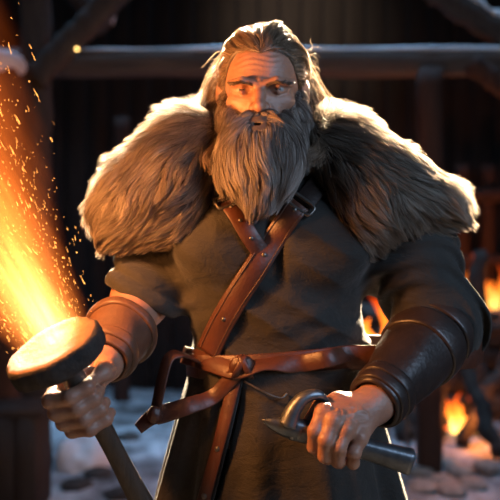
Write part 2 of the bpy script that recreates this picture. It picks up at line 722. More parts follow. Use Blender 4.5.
def timber(name, A, B, w, h, mat, label, cat, snow=0.0, group=None, seed=0, up=(0, 0, 1), span=None):
    """hewn timber from A to B with a wavering edge; snow lying on top is its part"""
    A, B = np.asarray(A, float), np.asarray(B, float)
    n = 24
    p = A + np.linspace(0, 1, n)[:, None] * (B - A)
    r = np.random.default_rng(seed)
    sec = np.repeat(rrect(w, h, min(w, h) * 0.16)[None], n, 0)
    sec = sec * (1 + 0.05 * r.standard_normal((n, 1, 1)) * 0.6) + 0.012 * r.standard_normal((n, 1, 2)) * 0.4
    up = np.array(up, float)
    a = Acc().add(*sweep(p, sec, np.repeat(up[None], n, 0)))
    o = a.put(name, mat)
    o['_w'] = [0, 0, 0]
    origin(o, (A + B) / 2)
    o['_w'] = [float(c) for c in (A + B) / 2]
    tag(o, label, cat, group, 'thing')
    if snow:
        s0, s1 = span or (0, 1)
        t = np.linspace(s0, s1, 40)
        q = A + t[:, None] * (B - A)
        hh = snow * (0.55 + 0.45 * noise(np.stack([t * 9 + seed, t * 0, t * 0], -1))) * np.clip(np.minimum(t - s0, s1 - t) * 18, 0.05, 1)
        T = nrm(B - A)
        nn = nrm(up - T * (up @ T))
        base = q + nn * (h / 2 - 0.012)
        a = np.linspace(0, 2 * np.pi, 12, endpoint=False)
        s = np.stack([np.cos(a) * w * 0.5, np.maximum(np.sin(a), -0.15)], 1)
        sec = np.repeat(s[None], 40, 0)
        sec[:, :, 1] *= (hh[:, None] + 0.012)
        put_child(o, 'snow_cap', sweep(base, sec, np.repeat(nn[None], 40, 0)), M['snow'])
    return o


def put_child(parent, name, vqt, mat, smooth=True):
    V, Q, T = vqt if len(vqt) == 3 else (*vqt, ())
    F = [Q] + ([T] if len(T) else [])
    return put(name, V, F, mat, parent, smooth)


YF = 3.4   # the timber frame of the shed stands 5 m from the camera


def WF(px, py, y=YF):
    return W(px, py, y)


g = -0.06
p1 = WF(36, 300)
timber('timber_post', (p1[0], YF, g), (p1[0], YF, 3.25), 0.17, 0.17, M['beam'], 'square dark post at the left under the slanting braces', 'post', seed=2, up=(0, -1, 0))
p0 = WF(4, 300, 3.0)
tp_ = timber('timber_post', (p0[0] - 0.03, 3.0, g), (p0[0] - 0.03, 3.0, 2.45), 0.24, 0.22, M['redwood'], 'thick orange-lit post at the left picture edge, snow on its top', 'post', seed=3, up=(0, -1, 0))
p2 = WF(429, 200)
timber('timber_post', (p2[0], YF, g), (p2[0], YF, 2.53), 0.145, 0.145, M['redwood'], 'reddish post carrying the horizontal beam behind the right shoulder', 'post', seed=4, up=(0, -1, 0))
zb = WF(0, 57)[2]
timber('roof_beam', (-2.6, YF + 0.16, zb), (3.2, YF + 0.16, zb), 0.16, 0.16, M['beam_x'], 'long horizontal roof beam with snow along its top', 'beam', snow=0.045, seed=5, span=(0.26, 0.95))
a, b = WF(36, 78, 3.25), WF(128, -18, 3.25)
timber('brace', a, b, 0.13, 0.14, M['beam'], 'slanting timber brace rising right from the square left post', 'brace', seed=6)
a, b = WF(20, 42, 3.1), WF(95, -14, 3.1)
timber('rafter', WF(105, 28, 3.9), WF(40, -50, 3.9), 0.14, 0.14, M['beam'], 'snow-dusted rafter crossing behind the left brace', 'rafter', snow=0.10, seed=7)
timber('rafter', WF(425, -16, 3.6), WF(525, 50, 3.6), 0.14, 0.15, M['beam'], 'snow-topped rafter slanting down at the top right corner', 'rafter', snow=0.11, seed=8)
timber('brace', WF(470, 62, 3.5), WF(520, 100, 3.5), 0.12, 0.12, M['redwood'], 'short reddish brace under the beam at the right edge', 'brace', seed=12)
# far posts and rails deep in the shed
for i, (px, y, lab) in enumerate([(122, 5.9, 'thin faint post deep in the shed behind the left fur shoulder')]):
    p = W(px, 150, y)
    timber('timber_post', (p[0], y, g), (p[0], y, W(0, 118, y)[2]), 0.14, 0.14, M['redwood'], lab, 'post', seed=20 + i, up=(0, -1, 0))
for i, (py, lab) in enumerate([(196, 'upper horizontal rail of the red-lit partition at the right'), (262, 'lower horizontal rail of the red-lit partition at the right')]):
    A = W(405, py, 5.88)
    B = W(560, py, 5.88)
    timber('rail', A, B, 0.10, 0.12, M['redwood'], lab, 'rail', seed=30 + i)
for i, (px, lab) in enumerate([(462, 'narrow upright of the red-lit partition nearest the right sleeve'), (488, 'narrow upright of the red-lit partition by the picture edge')]):
    p = W(px, 200, 6.0)
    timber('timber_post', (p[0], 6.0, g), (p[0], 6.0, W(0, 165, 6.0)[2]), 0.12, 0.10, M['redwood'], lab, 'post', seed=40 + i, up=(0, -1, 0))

# crate / low boarded stand at the foot of the left posts
tb = W(26, 430, 2.9)


def box_stack(c, w, d, h, nb):
    a = Acc()
    for i in range(nb):
        x = c[0] - w / 2 + (i + 0.5) * w / nb
        p = np.array([[x, c[1] - d / 2, c[2]], [x, c[1] - d / 2, c[2] + h]])
        a.add(*sweep(p, rrect(w / nb - 0.006, 0.03, 0.005), np.array([[0, -1, 0.0]] * 2)))
        p = np.array([[x, c[1] + d / 2, c[2]], [x, c[1] + d / 2, c[2] + h]])
        a.add(*sweep(p, rrect(w / nb - 0.006, 0.03, 0.005), np.array([[0, -1, 0.0]] * 2)))
    for s in (-1, 1):
        p = np.array([[c[0] + s * (w / 2 - 0.02), c[1], c[2]], [c[0] + s * (w / 2 - 0.02), c[1], c[2] + h]])
        a.add(*sweep(p, rrect(0.03, d, 0.005), np.array([[0, -1, 0.0]] * 2)))
    return a


cr = empty('trough', (tb[0] - 0.08, 2.72, 0), 'dark boarded trough standing in snow below the left post', 'trough')
cr['_w'] = list(cr.location)
c0 = np.array([tb[0] - 0.08, 2.72, -0.05])
V, F = box_stack(c0, 0.46, 0.3, 0.58, 4).get()
put_child(cr, 'side_boards', (V, F[0], F[1]), M['planks'], False)
put_child(cr, 'lid', sweep(np.array([c0 + [-0.25, 0, 0.6], c0 + [0.25, 0, 0.6]]), rrect(0.34, 0.04, 0.008), np.array([[0, 0, 1.0]] * 2)), M['planks'], False)

# pale snow mound leaning against it


def lump(c, r, seed, amp=0.18, fr=1.6, nu=26, nv=40, flat=None):
    V, Q = ball((0, 0, 0), 1.0, nu, nv)
    d = 1 + amp * noise(V * fr + seed * 7.3) + amp * 0.4 * noise(V * fr * 2.7 + seed)
    V = V * d[:, None] * np.asarray(r)
    if flat is not None:
        V[:, 2] = np.maximum(V[:, 2], flat)
    return V + np.asarray(c), Q


V, Q = lump((p0[0] - 0.03, 3.0, 2.46), (0.15, 0.14, 0.09), 14, amp=0.1)
put_child(tp_, 'snow_cap', (V, Q), M['snow'])


def thing_lump(name, c, r, seed, mat, label, cat, group=None, **kw):
    V, Q = lump((0, 0, 0), r, seed, **kw)
    o = put(name, V, Q, mat)
    o.location = [float(x) for x in c]
    return tag(o, label, cat, group, 'thing')


c = W(82, 462, 3.5)
thing_lump('snow_mound', (c[0], 3.5, 0.0), (0.17, 0.2, 0.24), 3, M['snow'], 'pale heap of snow beside the dark trough', 'snow heap')
clumps = [(34, 492, 'dark clod in the snow at lower left, nearest the trough'), (97, 479, 'dark clod in the snow left of the torch handle'), (120, 496, 'dark clod lowest in the picture, beside the torch handle'),
          (76, 490, 'low dark clod between the other clods'), (128, 440, 'dark clod in the snow below the hanging belt end')]
for i, (px, py, lab) in enumerate(clumps):
    d = ZCAM * FPX / (py - 250)
    p = W(px, py, d - DCAM)
    thing_lump('dirt_clod', (p[0], p[1], ground_z(p[0], p[1]) + 0.005), (0.09, 0.11, 0.035), 20 + i, M['log'], lab, 'clod', 'dark clods in the snow')

# stones of the fire ring, lower right
stones = [(420, 476), (440, 487), (458, 474), (472, 489), (446, 465), (424, 495), (452, 499), (486, 474)]
slab = ['flat stone beside the dark skirt, upper one', 'flat stone in the second row below the fire', 'flat stone straight below the bright flame', 'flat stone at the right end of the nearest row',
        'small stone at the back of the pile near the fire', 'flat stone beside the dark skirt, lower one', 'flat stone at the lower picture edge', 'flat stone at the far right under the logs']
for i, (px, py) in enumerate(stones):
    d = ZCAM * FPX / (py - 250)
    p = W(px, py, d - DCAM)
    thing_lump('stone', (p[0], p[1], ground_z(p[0], p[1]) + 0.02), (0.085, 0.10, 0.04), 50 + i, M['stone'], slab[i], 'stone', 'stones before the fire', amp=0.12)

# charred logs and the burning fires at the right
logs = [((500, 468, 3.55), (455, 340, 4.1), 0.055, 'charred log leaning left in front of the right fire'),
        ((462, 470, 3.95), (520, 330, 4.45), 0.055, 'charred log leaning right at the picture edge'),
        ((438, 452, 4.1), (432, 300, 4.3), 0.075, 'upright charred log just right of the bracer'),
        ((404, 452, 4.2), (410, 330, 4.5), 0.07, 'upright charred log half hidden behind the bracer'),
        ((478, 455, 4.3), (478, 250, 4.55), 0.06, 'tall dark log standing behind the bright flame'),
        ((440, 345, 4.4), (530, 318, 4.4), 0.05, 'dark log lying across the top of the fire')]
for i, (a, b, r, lab) in enumerate(logs):
    A, B = W(*a), W(*b)
    if i < 5:
        A[2] = ground_z(A[0], A[1]) + 0.02
    n = 18
    p = A + np.linspace(0, 1, n)[:, None] * (B - A)
    p = p + 0.012 * np.random.default_rng(i).standard_normal((n, 3))
    rr = r * (1 + 0.1 * np.random.default_rng(i + 9).standard_normal(n))
    o = Acc().add(*tube(p, rr, 14)).put('log', M['log'])
    origin(o, A)
    tag(o, lab, 'log', 'charred logs of the fire', 'thing')


def tongue(base, h, r, lean, seed):
    n = 26
    t = np.linspace(0, 1, n)
    s = np.random.default_rng(seed)
    ph = s.uniform(0, 6)
    p = np.stack([lean[0] * t + 0.16 * h * np.sin(t * 5 + ph) * t, lean[1] * t + 0.1 * h * np.cos(t * 4 + ph) * t, h * t], 1)
    rr = r * (np.sin(np.pi * np.clip(t * 0.78 + 0.2, 0, 1)) ** 1.2) * (1 + 0.18 * np.sin(t * 11 + ph)) + 0.002
    rr[-1] = 0.001
    return tube(p + np.asarray(base), rr, 16)


# stone forge hearth behind, brazier by the waist
HZ = 0.92
h0 = np.array([0.98, 4.75])
hearth = empty('hearth', (2.0, 5.2, 0), 'dark stone forge hearth behind the fire at the right', 'hearth')
hearth['_w'] = [2.0, 5.2, 0]
ac = Acc()
r_ = np.random.default_rng(5)
for row in range(5):
    x = 0.98 - (0.1 if row % 2 else 0)
    while x < 3.2:
        w_ = r_.uniform(0.24, 0.4)
        p = np.array([[x, 4.78 + r_.uniform(-0.015, 0.015), -0.08 + (row + 0.5) * 0.18], [x + w_ - 0.015, 4.78, -0.08 + (row + 0.5) * 0.18]])
        ac.add(*sweep(p, rrect(0.16, 0.168, 0.03), np.array([[0, 0, 1.0]] * 2)))
        x += w_
V, F = ac.get()
put_child(hearth, 'stonework', (V, F[0], F[1]), M['stone_dark'])
put_child(hearth, 'slab', sweep(np.array([[0.95, 5.2, HZ - 0.05], [3.3, 5.2, HZ - 0.05]]), rrect(1.0, 0.10, 0.02), np.array([[0, 0, 1.0]] * 2)), M['stone_dark'])
bz = np.array([0.82, 3.3, 0.0])
brz = empty('brazier', bz, 'iron fire basket on legs behind the waist', 'brazier')
brz['_w'] = list(bz)
V, Q = lathe(bz + [0, 0, 0.58], bz + [0, 0, 0.76], [(0, 0.02), (0.0, 0.10), (0.5, 0.16), (1, 0.18), (1, 0.165), (0.5, 0.145), (0.12, 0.09), (0.12, 0.02)], 36, True)
put_child(brz, 'bowl', (V, Q), M['iron'])
for a_ in (0.5, 2.6, 4.7):
    u_ = np.array([math.cos(a_), math.sin(a_), 0])
    put_child(brz, 'leg', tube(np.array([bz + u_ * 0.14 + [0, 0, 0.66], bz + u_ * 0.17 + [0, 0, 0.3], bz + u_ * 0.22 + [0, 0, -0.03]]), 0.012, 8), M['iron'])


def hpt(px, y):
    return np.array([(px - 250) / FPX * (DCAM + y), y, HZ])


fb0 = W(463, 0, 4.4)
fb0[2] = ground_z(fb0[0], fb0[1])
fires = [(fb0, 0.33, 0.075, 5, 'bright flame low between the charred logs at the right', 0.9),
         (bz + [0, 0, 0.68], 0.50, 0.10, 6, 'orange flame in the iron basket between waist and bracer', 0.85),
         (hpt(494, 4.95), 0.42, 0.07, 4, 'orange flame on the hearth at the right edge', 0.45),
         (hpt(468, 5.1), 0.55, 0.06, 3, 'faint red flame curling behind the right sleeve', 0.22)]
for i, (b, h, r, n, lab, st) in enumerate(fires):
    f = empty('fire', b, lab, 'fire', 'fires burning at the right')
    f['_w'] = list(b)
    m = mat_fire('flame_%s' % 'abcd'[i], 6.0 * st, h)
    for k in range(n):
        s = np.random.default_rng(i * 10 + k)
        off = np.array([s.uniform(-1, 1) * r * 0.9, s.uniform(-1, 1) * r * 0.8, 0])
        hh = h * s.uniform(0.5, 1.0)
        put_child(f, 'flame_tongue', tongue(b + off, hh, r * s.uniform(0.4, 0.8), (s.uniform(-0.3, 0.2) * hh, 0), i * 10 + k), m)
    light('fire_light', 'POINT', (b[0], b[1] - (0.4, 0.12, 0.12, 0.12)[i], b[2] + 0.6 * h), (22, 30, 40, 60)[i] * st, (1.0, 0.26, 0.05), shadow_soft_size=0.1)
M['ember'] = mat_emit('ember_glow', (1.0, 0.14, 0.015), 2.0)
for i, (px, y) in enumerate([(452, 4.9), (461, 4.82), (470, 4.85), (480, 4.85), (487, 4.8)]):
    p = hpt(px, y) + [0, 0, 0.015]
    thing_lump('ember', p, (0.03, 0.022, 0.02), 80 + i, M['ember'], 'red ember glowing on the hearth slab behind the right sleeve', 'ember', 'red embers on the hearth', nu=10, nv=14)
for i, (px, py) in enumerate([(455, 428), (474, 432), (447, 434)]):
    d = ZCAM * FPX / (py - 250)
    p = W(px, py, d - DCAM)
    p[2] = ground_z(p[0], p[1]) + 0.012
    thing_lump('ember', p, (0.03, 0.024, 0.02), 90 + i, M['ember'], 'red ember lying at the foot of the bright low flame', 'ember', 'red embers on the ground', nu=10, nv=14)

# tiny lamp under the roof at the left
lp = W(77, 49, 3.2)
tl = empty('lamp', lp, 'tiny yellow lamp glowing under the left brace', 'lamp')
tl['_w'] = list(lp)
put_child(tl, 'bulb', ball(lp, 0.0095), mat_emit('yellow_lamp', (1.0, 0.6, 0.18), 7.0))
put_child(tl, 'cord', tube(np.array([lp + [0, 0, 0.01], lp + [0, 0, 0.14], lp + [0.02, 0.02, 0.2]]), 0.003, 6), M['iron'])

# ------------------------------------------------------------------ the smith: fields
HC = np.array([0.0235, -0.03, 1.7105])
_yaw, _pit = math.radians(3.5), math.radians(4.5)
_f = np.array([-math.sin(_yaw) * math.cos(_pit), -math.cos(_yaw) * math.cos(_pit), -math.sin(_pit)])
_x = np.array([math.cos(_yaw), -math.sin(_yaw), 0])
HR = np.stack([_x, -_f, np.cross(_x, -_f)], 1).astype(np.float32)


def HW(p):
    return HC + np.asarray(p, float) @ HR.T


def HL(P):
    return (np.asarray(P, np.float32) - HC.astype(np.float32)) @ HR


def mirror(p, s):
    return (p[0] * s, p[1], p[2])


def sd_face(P):
    q = HL(P)
    d = ell(q, (0, 0.018, 0.032), (0.077, 0.098, 0.090))
    d = sm(d, ell(q, (0, -0.024, -0.043), (0.059, 0.073, 0.080)), 0.03)
    qa = q.copy()
    qa[:, 0] = np.abs(qa[:, 0])
    d = sm(d, rc(qa, (0.058, 0.0, -0.055), (0.026, -0.066, -0.112), 0.018, 0.02), 0.03)
    d = sm(d, ell(qa, (0.045, -0.055, -0.025), (0.018, 0.018, 0.012)), 0.022)
    d = sm(d, ell(q, (0, -0.074, -0.074), (0.034, 0.022, 0.030)), 0.02)
    # brow ridge, lower at the middle in a scowl
    d = sm(d, chain(qa, [(0.010, -0.0915, 0.0020), (0.032, -0.0925, 0.0068), (0.057, -0.0665, 0.0072)], [0.0085, 0.0105, 0.0080]), 0.009)
    # sockets
    d = smx(d, -ell(qa, (0.033, -0.094, -0.0065), (0.020, 0.024, 0.0092)), 0.008)
    # lids
    d = sm(d, chain(qa, [(0.019, -0.078, -0.001), (0.034, -0.0840, 0.0010), (0.050, -0.070, -0.0025)], [0.0025, 0.0042, 0.0028]), 0.004)
    d = sm(d, chain(qa, [(0.019, -0.077, -0.006), (0.034, -0.0815, -0.0105), (0.050, -0.069, -0.006)], [0.0025, 0.0034, 0.0028]), 0.005)
    # nose
    n = chain(q, [(0, -0.086, 0.008), (0, -0.101, -0.018), (0, -0.1145, -0.038)], [0.0072, 0.0086, 0.0098], 0.010)
    n = sm(n, ell(qa, (0.0118, -0.0995, -0.0410), (0.0085, 0.0115, 0.0085)), 0.006)
    n = sm(n, ell(q, (0, -0.113, -0.041), (0.0095, 0.0095, 0.0085)), 0.006)
    n = smx(n, -ell(qa, (0.0075, -0.106, -0.050), (0.004, 0.006, 0.005)), 0.003)
    d = sm(d, n, 0.008)
    # folds beside the nose, between the brows and over the forehead
    d = d + 0.0022 * np.exp(-(rc(qa, (0.019, -0.094, -0.036), (0.038, -0.082, -0.062), 0.0, 0.0) / 0.0035) ** 2)
    d = d + 0.0026 * np.exp(-(rc(qa, (0.0055, -0.095, 0.010), (0.0075, -0.087, 0.030), 0.0, 0.0) / 0.0022) ** 2)
    d = d + 0.0012 * np.exp(-(rc(qa, (0.020, -0.079, -0.016), (0.040, -0.075, -0.022), 0.0, 0.0) / 0.003) ** 2)
    fz = (q[:, 1] < -0.04) * np.exp(-((q[:, 2] - 0.047) / 0.017) ** 2) * np.exp(-(q[:, 0] / 0.042) ** 4)
    d = d + 0.0006 * fz * np.cos((q[:, 2] + 0.05 * np.abs(q[:, 0]) + 0.003 * np.sin(q[:, 0] * 90)) * 2 * np.pi / 0.0105)
    # lips
    d = sm(d, chain(qa, [(0, -0.0965, -0.0725), (0.012, -0.094, -0.0715), (0.026, -0.083, -0.0755)], [0.005, 0.0045, 0.002]), 0.004)
    d = sm(d, chain(qa, [(0, -0.0955, -0.0815), (0.012, -0.093, -0.081), (0.024, -0.083, -0.0775)], [0.006, 0.0055, 0.002]), 0.004)
    d = d + 0.0022 * np.exp(-((q[:, 2] + 0.0772 - 4 * q[:, 0] ** 2) / 0.0016) ** 2) * (np.abs(q[:, 0]) < 0.026) * (q[:, 1] < -0.07)
    # ears
    th = 0.42
    Re = np.array([[math.cos(th), math.sin(th), 0], [-math.sin(th), math.cos(th), 0], [0, 0, 1]], np.float32)
    e = ell(qa, (0.0835, 0.016, -0.004), (0.0075, 0.020, 0.032), Re)
    e = smx(e, -ell(qa, (0.0925, 0.010, 0.002), (0.006, 0.011, 0.018), Re), 0.004)
    d = sm(d, e, 0.005)
    return d


NECK0, NECK1 = HW((0, 0.022, -0.07)), np.array([0.03, 0.045, 1.50])
SH_L, SH_R = np.array([-0.165, 0.03, 1.525]), np.array([0.255, 0.03, 1.525])
EL_L, EL_R = np.array([-0.200, 0.08, 1.3475]), np.array([0.385, 0.0, 1.252])
WR_L, WR_R = W(103, 362, -0.205), W(374, 404, -0.225)

# torch frame
TU = nrm(np.array([-0.385, -0.36, 0.85]))
TC = W(57, 353, -0.36)
TE1 = nrm(np.array([1, 0, 0]) - TU * TU[0])      # right
TE2 = np.cross(TE1, TU)                            # towards the camera
if TE2[1] > 0:
    TE2 = -TE2


def TP(s, phi, r):
    a = math.radians(phi)
    return TC - TU * s + (TE1 * math.cos(a) + TE2 * math.sin(a)) * r


def sd_hand_l(P):
    ss = [0.062, 0.0845, 0.1065, 0.127]
    d = None
    mc = []
    for i, s in enumerate(ss):
        f = [1.0, 1.04, 1.0, 0.9][i]
        r = [0.0118, 0.0122, 0.0116, 0.0104][i]
        pts = [TP(s + 0.004, 205, 0.043 * f), TP(s, 150, 0.045 * f), TP(s + 0.001, 92, 0.0335), TP(s + 0.002, 38, 0.0305), TP(s + 0.002, 5, 0.029)]
        mc.append(pts[0])
        e = chain(P, pts, [r * 1.15, r * 1.06, r, r * 0.93, r * 0.8], 0.006)
        d = e if d is None else sm(d, e, 0.0045)
    p = None
    for i in range(4):
        e = rc(P, mc[i], WR_L * 0.72 + mc[i] * 0.28, 0.0135, 0.021)
        p = e if p is None else sm(p, e, 0.012)
    p = sm(p, ell(P, TP(0.095, 262, 0.043), (0.03, 0.022, 0.036)), 0.015)
    d = sm(d, p, 0.008)
    th = chain(P, [WR_L * 0.8 + TP(0.08, 330, 0.05) * 0.2, W(106, 371, -0.268), W(103, 373, -0.305), W(94, 380, -0.326)], [0.019, 0.0155, 0.0135, 0.0105], 0.008)
    d = sm(d, th, 0.006)
    return d


HI = [(323, 412, -0.283), (333, 421, -0.297), (346, 430, -0.299), (360, 438, -0.290)]
PI_ = [(315, 431, -0.298), (326, 440, -0.310), (339, 447, -0.311), (354, 453, -0.301)]
DI = [(314, 447, -0.287), (325, 456, -0.296), (338, 461, -0.297), (353, 463, -0.288)]
TI = [(318, 452, -0.262), (328, 459, -0.268), (340, 463, -0.269), (354, 464, -0.262)]


def sd_hand_r(P):
    d = None
    for i in range(4):
        r = [0.0114, 0.0118, 0.0114, 0.0104][i]
        pts = [W(*HI[i]), W(*PI_[i]), W(*DI[i]), W(*TI[i])]
        e = chain(P, pts, [r * 1.14, r * 1.05, r * 0.97, r * 0.85], 0.005)
        e = sm(e, ell(P, W(HI[i][0], HI[i][1], HI[i][2] - 0.004), (0.0112, 0.0112, 0.0112)), 0.005)
        e = sm(e, ell(P, W(PI_[i][0], PI_[i][1], PI_[i][2] - 0.003), (0.0105, 0.0105, 0.0105)), 0.004)
        d = e if d is None else sm(d, e, 0.0035)
    p = None
    for i in range(4):
        a = W(*HI[i])
        e = rc(P, a, WR_R * 0.75 + a * 0.25, 0.0125, 0.022)
        p = e if p is None else sm(p, e, 0.014)
    d = sm(d, p, 0.009)
    th = chain(P, [WR_R * 0.7 + W(340, 404, -0.24) * 0.3, W(338, 403, -0.250), W(320, 407, -0.252), W(310, 419, -0.252)], [0.022, 0.018, 0.0125, 0.010], 0.008)
    d = sm(d, th, 0.007)
    # tendons and veins over the back of the hand
    for i in range(4):
        a = W(*HI[i])
        q = rc(P, a + np.array([0, -0.008, 0.004]), WR_R * 0.7 + a * 0.3 + np.array([0, -0.016, 0.002]), 0, 0)
        d = d - 0.0018 * np.exp(-(q / 0.005) ** 2)
    for pts in ([(330, 408), (340, 413), (350, 409), (362, 411)], [(340, 413), (346, 421), (357, 420), (366, 414)], [(346, 421), (352, 430)], [(335, 418), (340, 413)]):
        q = None
        for a, b in zip(pts[:-1], pts[1:]):
            e = rc(P, W(*a, -0.292), W(*b, -0.285), 0, 0)
            q = e if q is None else np.minimum(q, e)
        d = d - 0.0015 * np.exp(-(q / 0.010) ** 4) * np.exp(-(np.abs(noise(P * 95)) / 0.25) ** 2)
    return d


hand_l = bounded(sd_hand_l, TC - [0.05, 0.12, 0.23], TC + [0.17, 0.28, 0.06])
hand_r = bounded(sd_hand_r, W(300, 475, -0.36), W(395, 380, -0.17))
face = bounded(sd_face, HC - [0.12, 0.15, 0.15], HC + [0.12, 0.15, 0.15])


def torso(P, g=0.0):
    d = ell(P, (0.045, 0.025, 1.415), (0.222 + g, 0.135 + g, 0.165 + g))
    d = sm(d, ell(P, (0.055, 0.02, 1.25), (0.182 + g, 0.125 + g, 0.19)), 0.06)
    d = sm(d, ell(P, (0.057, 0.02, 1.10), (0.172 + g, 0.128 + g, 0.14)), 0.05)
    d = sm(d, rc(P, (-0.12, 0.035, 1.535), (0.03, 0.04, 1.565), 0.06 + g, 0.075 + g), 0.05)
    d = sm(d, rc(P, (0.21, 0.035, 1.535), (0.03, 0.04, 1.565), 0.06 + g, 0.075 + g), 0.05)
    d = sm(d, ell(P, (-0.045, -0.065, 1.415), (0.105 + g, 0.065 + g, 0.085)), 0.03)
    d = sm(d, ell(P, (0.135, -0.065, 1.415), (0.105 + g, 0.065 + g, 0.085)), 0.03)
    return d


def lerp(a, b, t):
    return np.asarray(a) * (1 - t) + np.asarray(b) * t


def arm_skin(P):
    d = chain(P, [SH_L, EL_L, lerp(EL_L, WR_L, 0.3), WR_L], [0.066, 0.052, 0.058, 0.037], 0.012)
    e = chain(P, [SH_R, lerp(SH_R, EL_R, 0.4), EL_R, lerp(EL_R, WR_R, 0.3), WR_R], [0.068, 0.066, 0.052, 0.056, 0.036], 0.03)
    return np.minimum(d, e)


LEG = [[(-0.035, 0.02, 1.02), (-0.075, 0.0, 0.55), (-0.09, 0.04, 0.10)], [(0.15, 0.02, 1.02), (0.195, 0.0, 0.55), (0.215, 0.04, 0.10)]]


def sd_body(P):
    d = torso(P, -0.016)
    d = sm(d, arm_skin(P), 0.03)
    d = sm(d, rc(P, NECK0, NECK1, 0.062, 0.075), 0.03)
    for L in LEG:
        d = sm(d, chain(P, L, [0.09, 0.062, 0.042], 0.02), 0.03)
        d = sm(d, rc(P, (L[2][0], 0.04, 0.06), (L[2][0], -0.11, 0.045), 0.04, 0.03), 0.02)
    d = sm(d, face(P), 0.012)
    d = sm(d, hand_l(P), 0.012)
    d = sm(d, hand_r(P), 0.012)
    return d


person = empty('person', (0.055, 0.02, 0), 'bearded smith in fur mantle and belted tunic, holding torch and iron tool', 'person')
person['_w'] = [0.055, 0.02, 0]

axx = axis_pts([(-0.42, 0.0024), (-0.19, 0.005), (-0.085, 0.0019), (HC[0] + 0.105, 0.0024), (0.265, 0.006), (0.48, None)])
axy = axis_pts([(-0.42, 0.0022), (-0.155, 0.0019), (-0.05, 0.003), (0.05, 0.006), (0.26, None)])
axz = axis_pts([(-0.01, 0.008), (1.02, 0.0024), (1.27, 0.005), (1.58, 0.0019), (1.86, None)])
V, Q = iso(sd_body, (axx, axy, axz))
body = put('body', V, Q, M['skin'], person)
print('body', len(V))

# eyes
for s in (-1, 1):
    c = HW((0.034 * s, -0.0715, -0.0035))
    ey = put_child(person, 'eye', ball(c, 0.0125, 16, 24), M['eye'])
    look = nrm(np.array([0, -DCAM, ZCAM]) * 0.5 + np.array([-0.15, -0.6, 1.5]) * 0.5 - c)

    def disc(r, off, nrings=5):
        x, y, z = frame_of(c, c + look)
        a = np.linspace(0, 2 * np.pi, 24, endpoint=False)
        R = 0.0127 + off
        th = np.linspace(0.001, math.asin(r / R), nrings)
        V = np.concatenate([c + z * R * math.cos(t) + R * math.sin(t) * (np.cos(a)[:, None] * x + np.sin(a)[:, None] * y) for t in th])
        return V, grid_faces(nrings, 24, True)
    put_child(ey, 'iris', disc(0.0056, 0.0), M['iris'])
    put_child(ey, 'pupil', disc(0.0024, 0.0002), M['pupil'])


# ---- tunic
CUFF_L0, CUFF_N = W(150, 305, 0.03), nrm(np.array([-0.46, -0.06, -0.88]))
CUFF_R0, CUFF_RN = lerp(EL_R, WR_R, 0.34), nrm(WR_R - EL_R)


def sd_tunic(P):
    # sunken and raised folds of the wool
    P = np.asarray(P, np.float32)
    d = torso(P, 0.0)
    w = np.exp(-((P[:, 2] - 1.27) / 0.075) ** 2)
    qn = P * np.array([4.2, 4.2, 13.0], np.float32) + np.array([0, 0, 0], np.float32) + (P[:, :1] * np.array([0, 0, 7.0], np.float32))
    n1 = noise(qn)
    d = d + w * 0.019 * (np.abs(n1) * 2 - 0.6)
    d = d + 0.006 * (np.abs(noise(P * np.array([7, 7, 15], np.float32) + P[:, :1] * np.array([0, 0, 9.0], np.float32) + 5)) * 2 - 0.6)
    ph = (P[:, 2] - 0.30 * P[:, 0]) * 2 * np.pi / 0.052 + 3.2 * noise(P * 5.5) + 1.0
    d = d + 0.0095 * np.exp(-((P[:, 2] - 1.265) / 0.07) ** 2) * np.clip(0.5 + 1.2 * noise(P * 4.5 + 8), 0, 1) * np.sin(ph)
    # groove under and between the chest muscles
    d = d + 0.014 * np.exp(-((P[:, 0] - 0.045) / 0.018) ** 2) * np.exp(-((P[:, 2] - 1.41) / 0.07) ** 2) * (P[:, 1] < 0)
    # sleeves
    l = chain(P, [SH_L, EL_L, lerp(EL_L, WR_L, 0.33)], [0.084, 0.078, 0.077], 0.03)
    tt = np.sum((P - SH_L) * nrm(EL_L - SH_L), 1)
    l = l + 0.004 * noise(P * np.array([10, 10, 26], np.float32) + P[:, :1] * np.array([0, 0, 14.0], np.float32) + 9)
    # rolled cuff
    h = (P - CUFF_L0) @ CUFF_N
    l = l - 0.008 * np.exp(-((h + 0.016) / 0.014) ** 2) - 0.005 * np.exp(-((h + 0.052) / 0.014) ** 2) + 0.004 * np.exp(-((h + 0.034) / 0.006) ** 2)
    l = smx(l, h, 0.006)
    r = chain(P, [SH_R, lerp(SH_R, EL_R, 0.45), EL_R, lerp(EL_R, WR_R, 0.4)], [0.085, 0.090, 0.076, 0.062], 0.05)
    hr = (P - CUFF_R0) @ CUFF_RN
    dist = np.linalg.norm(P - (EL_R + np.array([-0.05, -0.05, 0.0])), axis=1)
    r = r + 0.010 * np.exp(-((dist - 0.11) / 0.08) ** 2) * np.sin(dist * 175 + 3 * noise(P * 9)) * np.clip(0.6 + noise(P * 8 + 4), 0, 1)
    r = r + 0.004 * noise(P * np.array([12, 12, 20], np.float32))
    r = smx(r, hr, 0.006)
    d = sm(d, np.minimum(l, r), 0.035)
    d = smx(d, 1.135 - P[:, 2], 0.01)
    # collar opening
    d = smx(d, P[:, 2] - 1.615, 0.01)
    return d


V, Q = iso(sd_tunic, box_axes((-0.32, -0.26, 1.10), (0.52, 0.25, 1.64), 0.0042))
put('tunic', V, Q, M['cloth'], person)
print('tunic', len(V))

# ---- skirt of the tunic
SCX, SCY = 0.060, 0.02


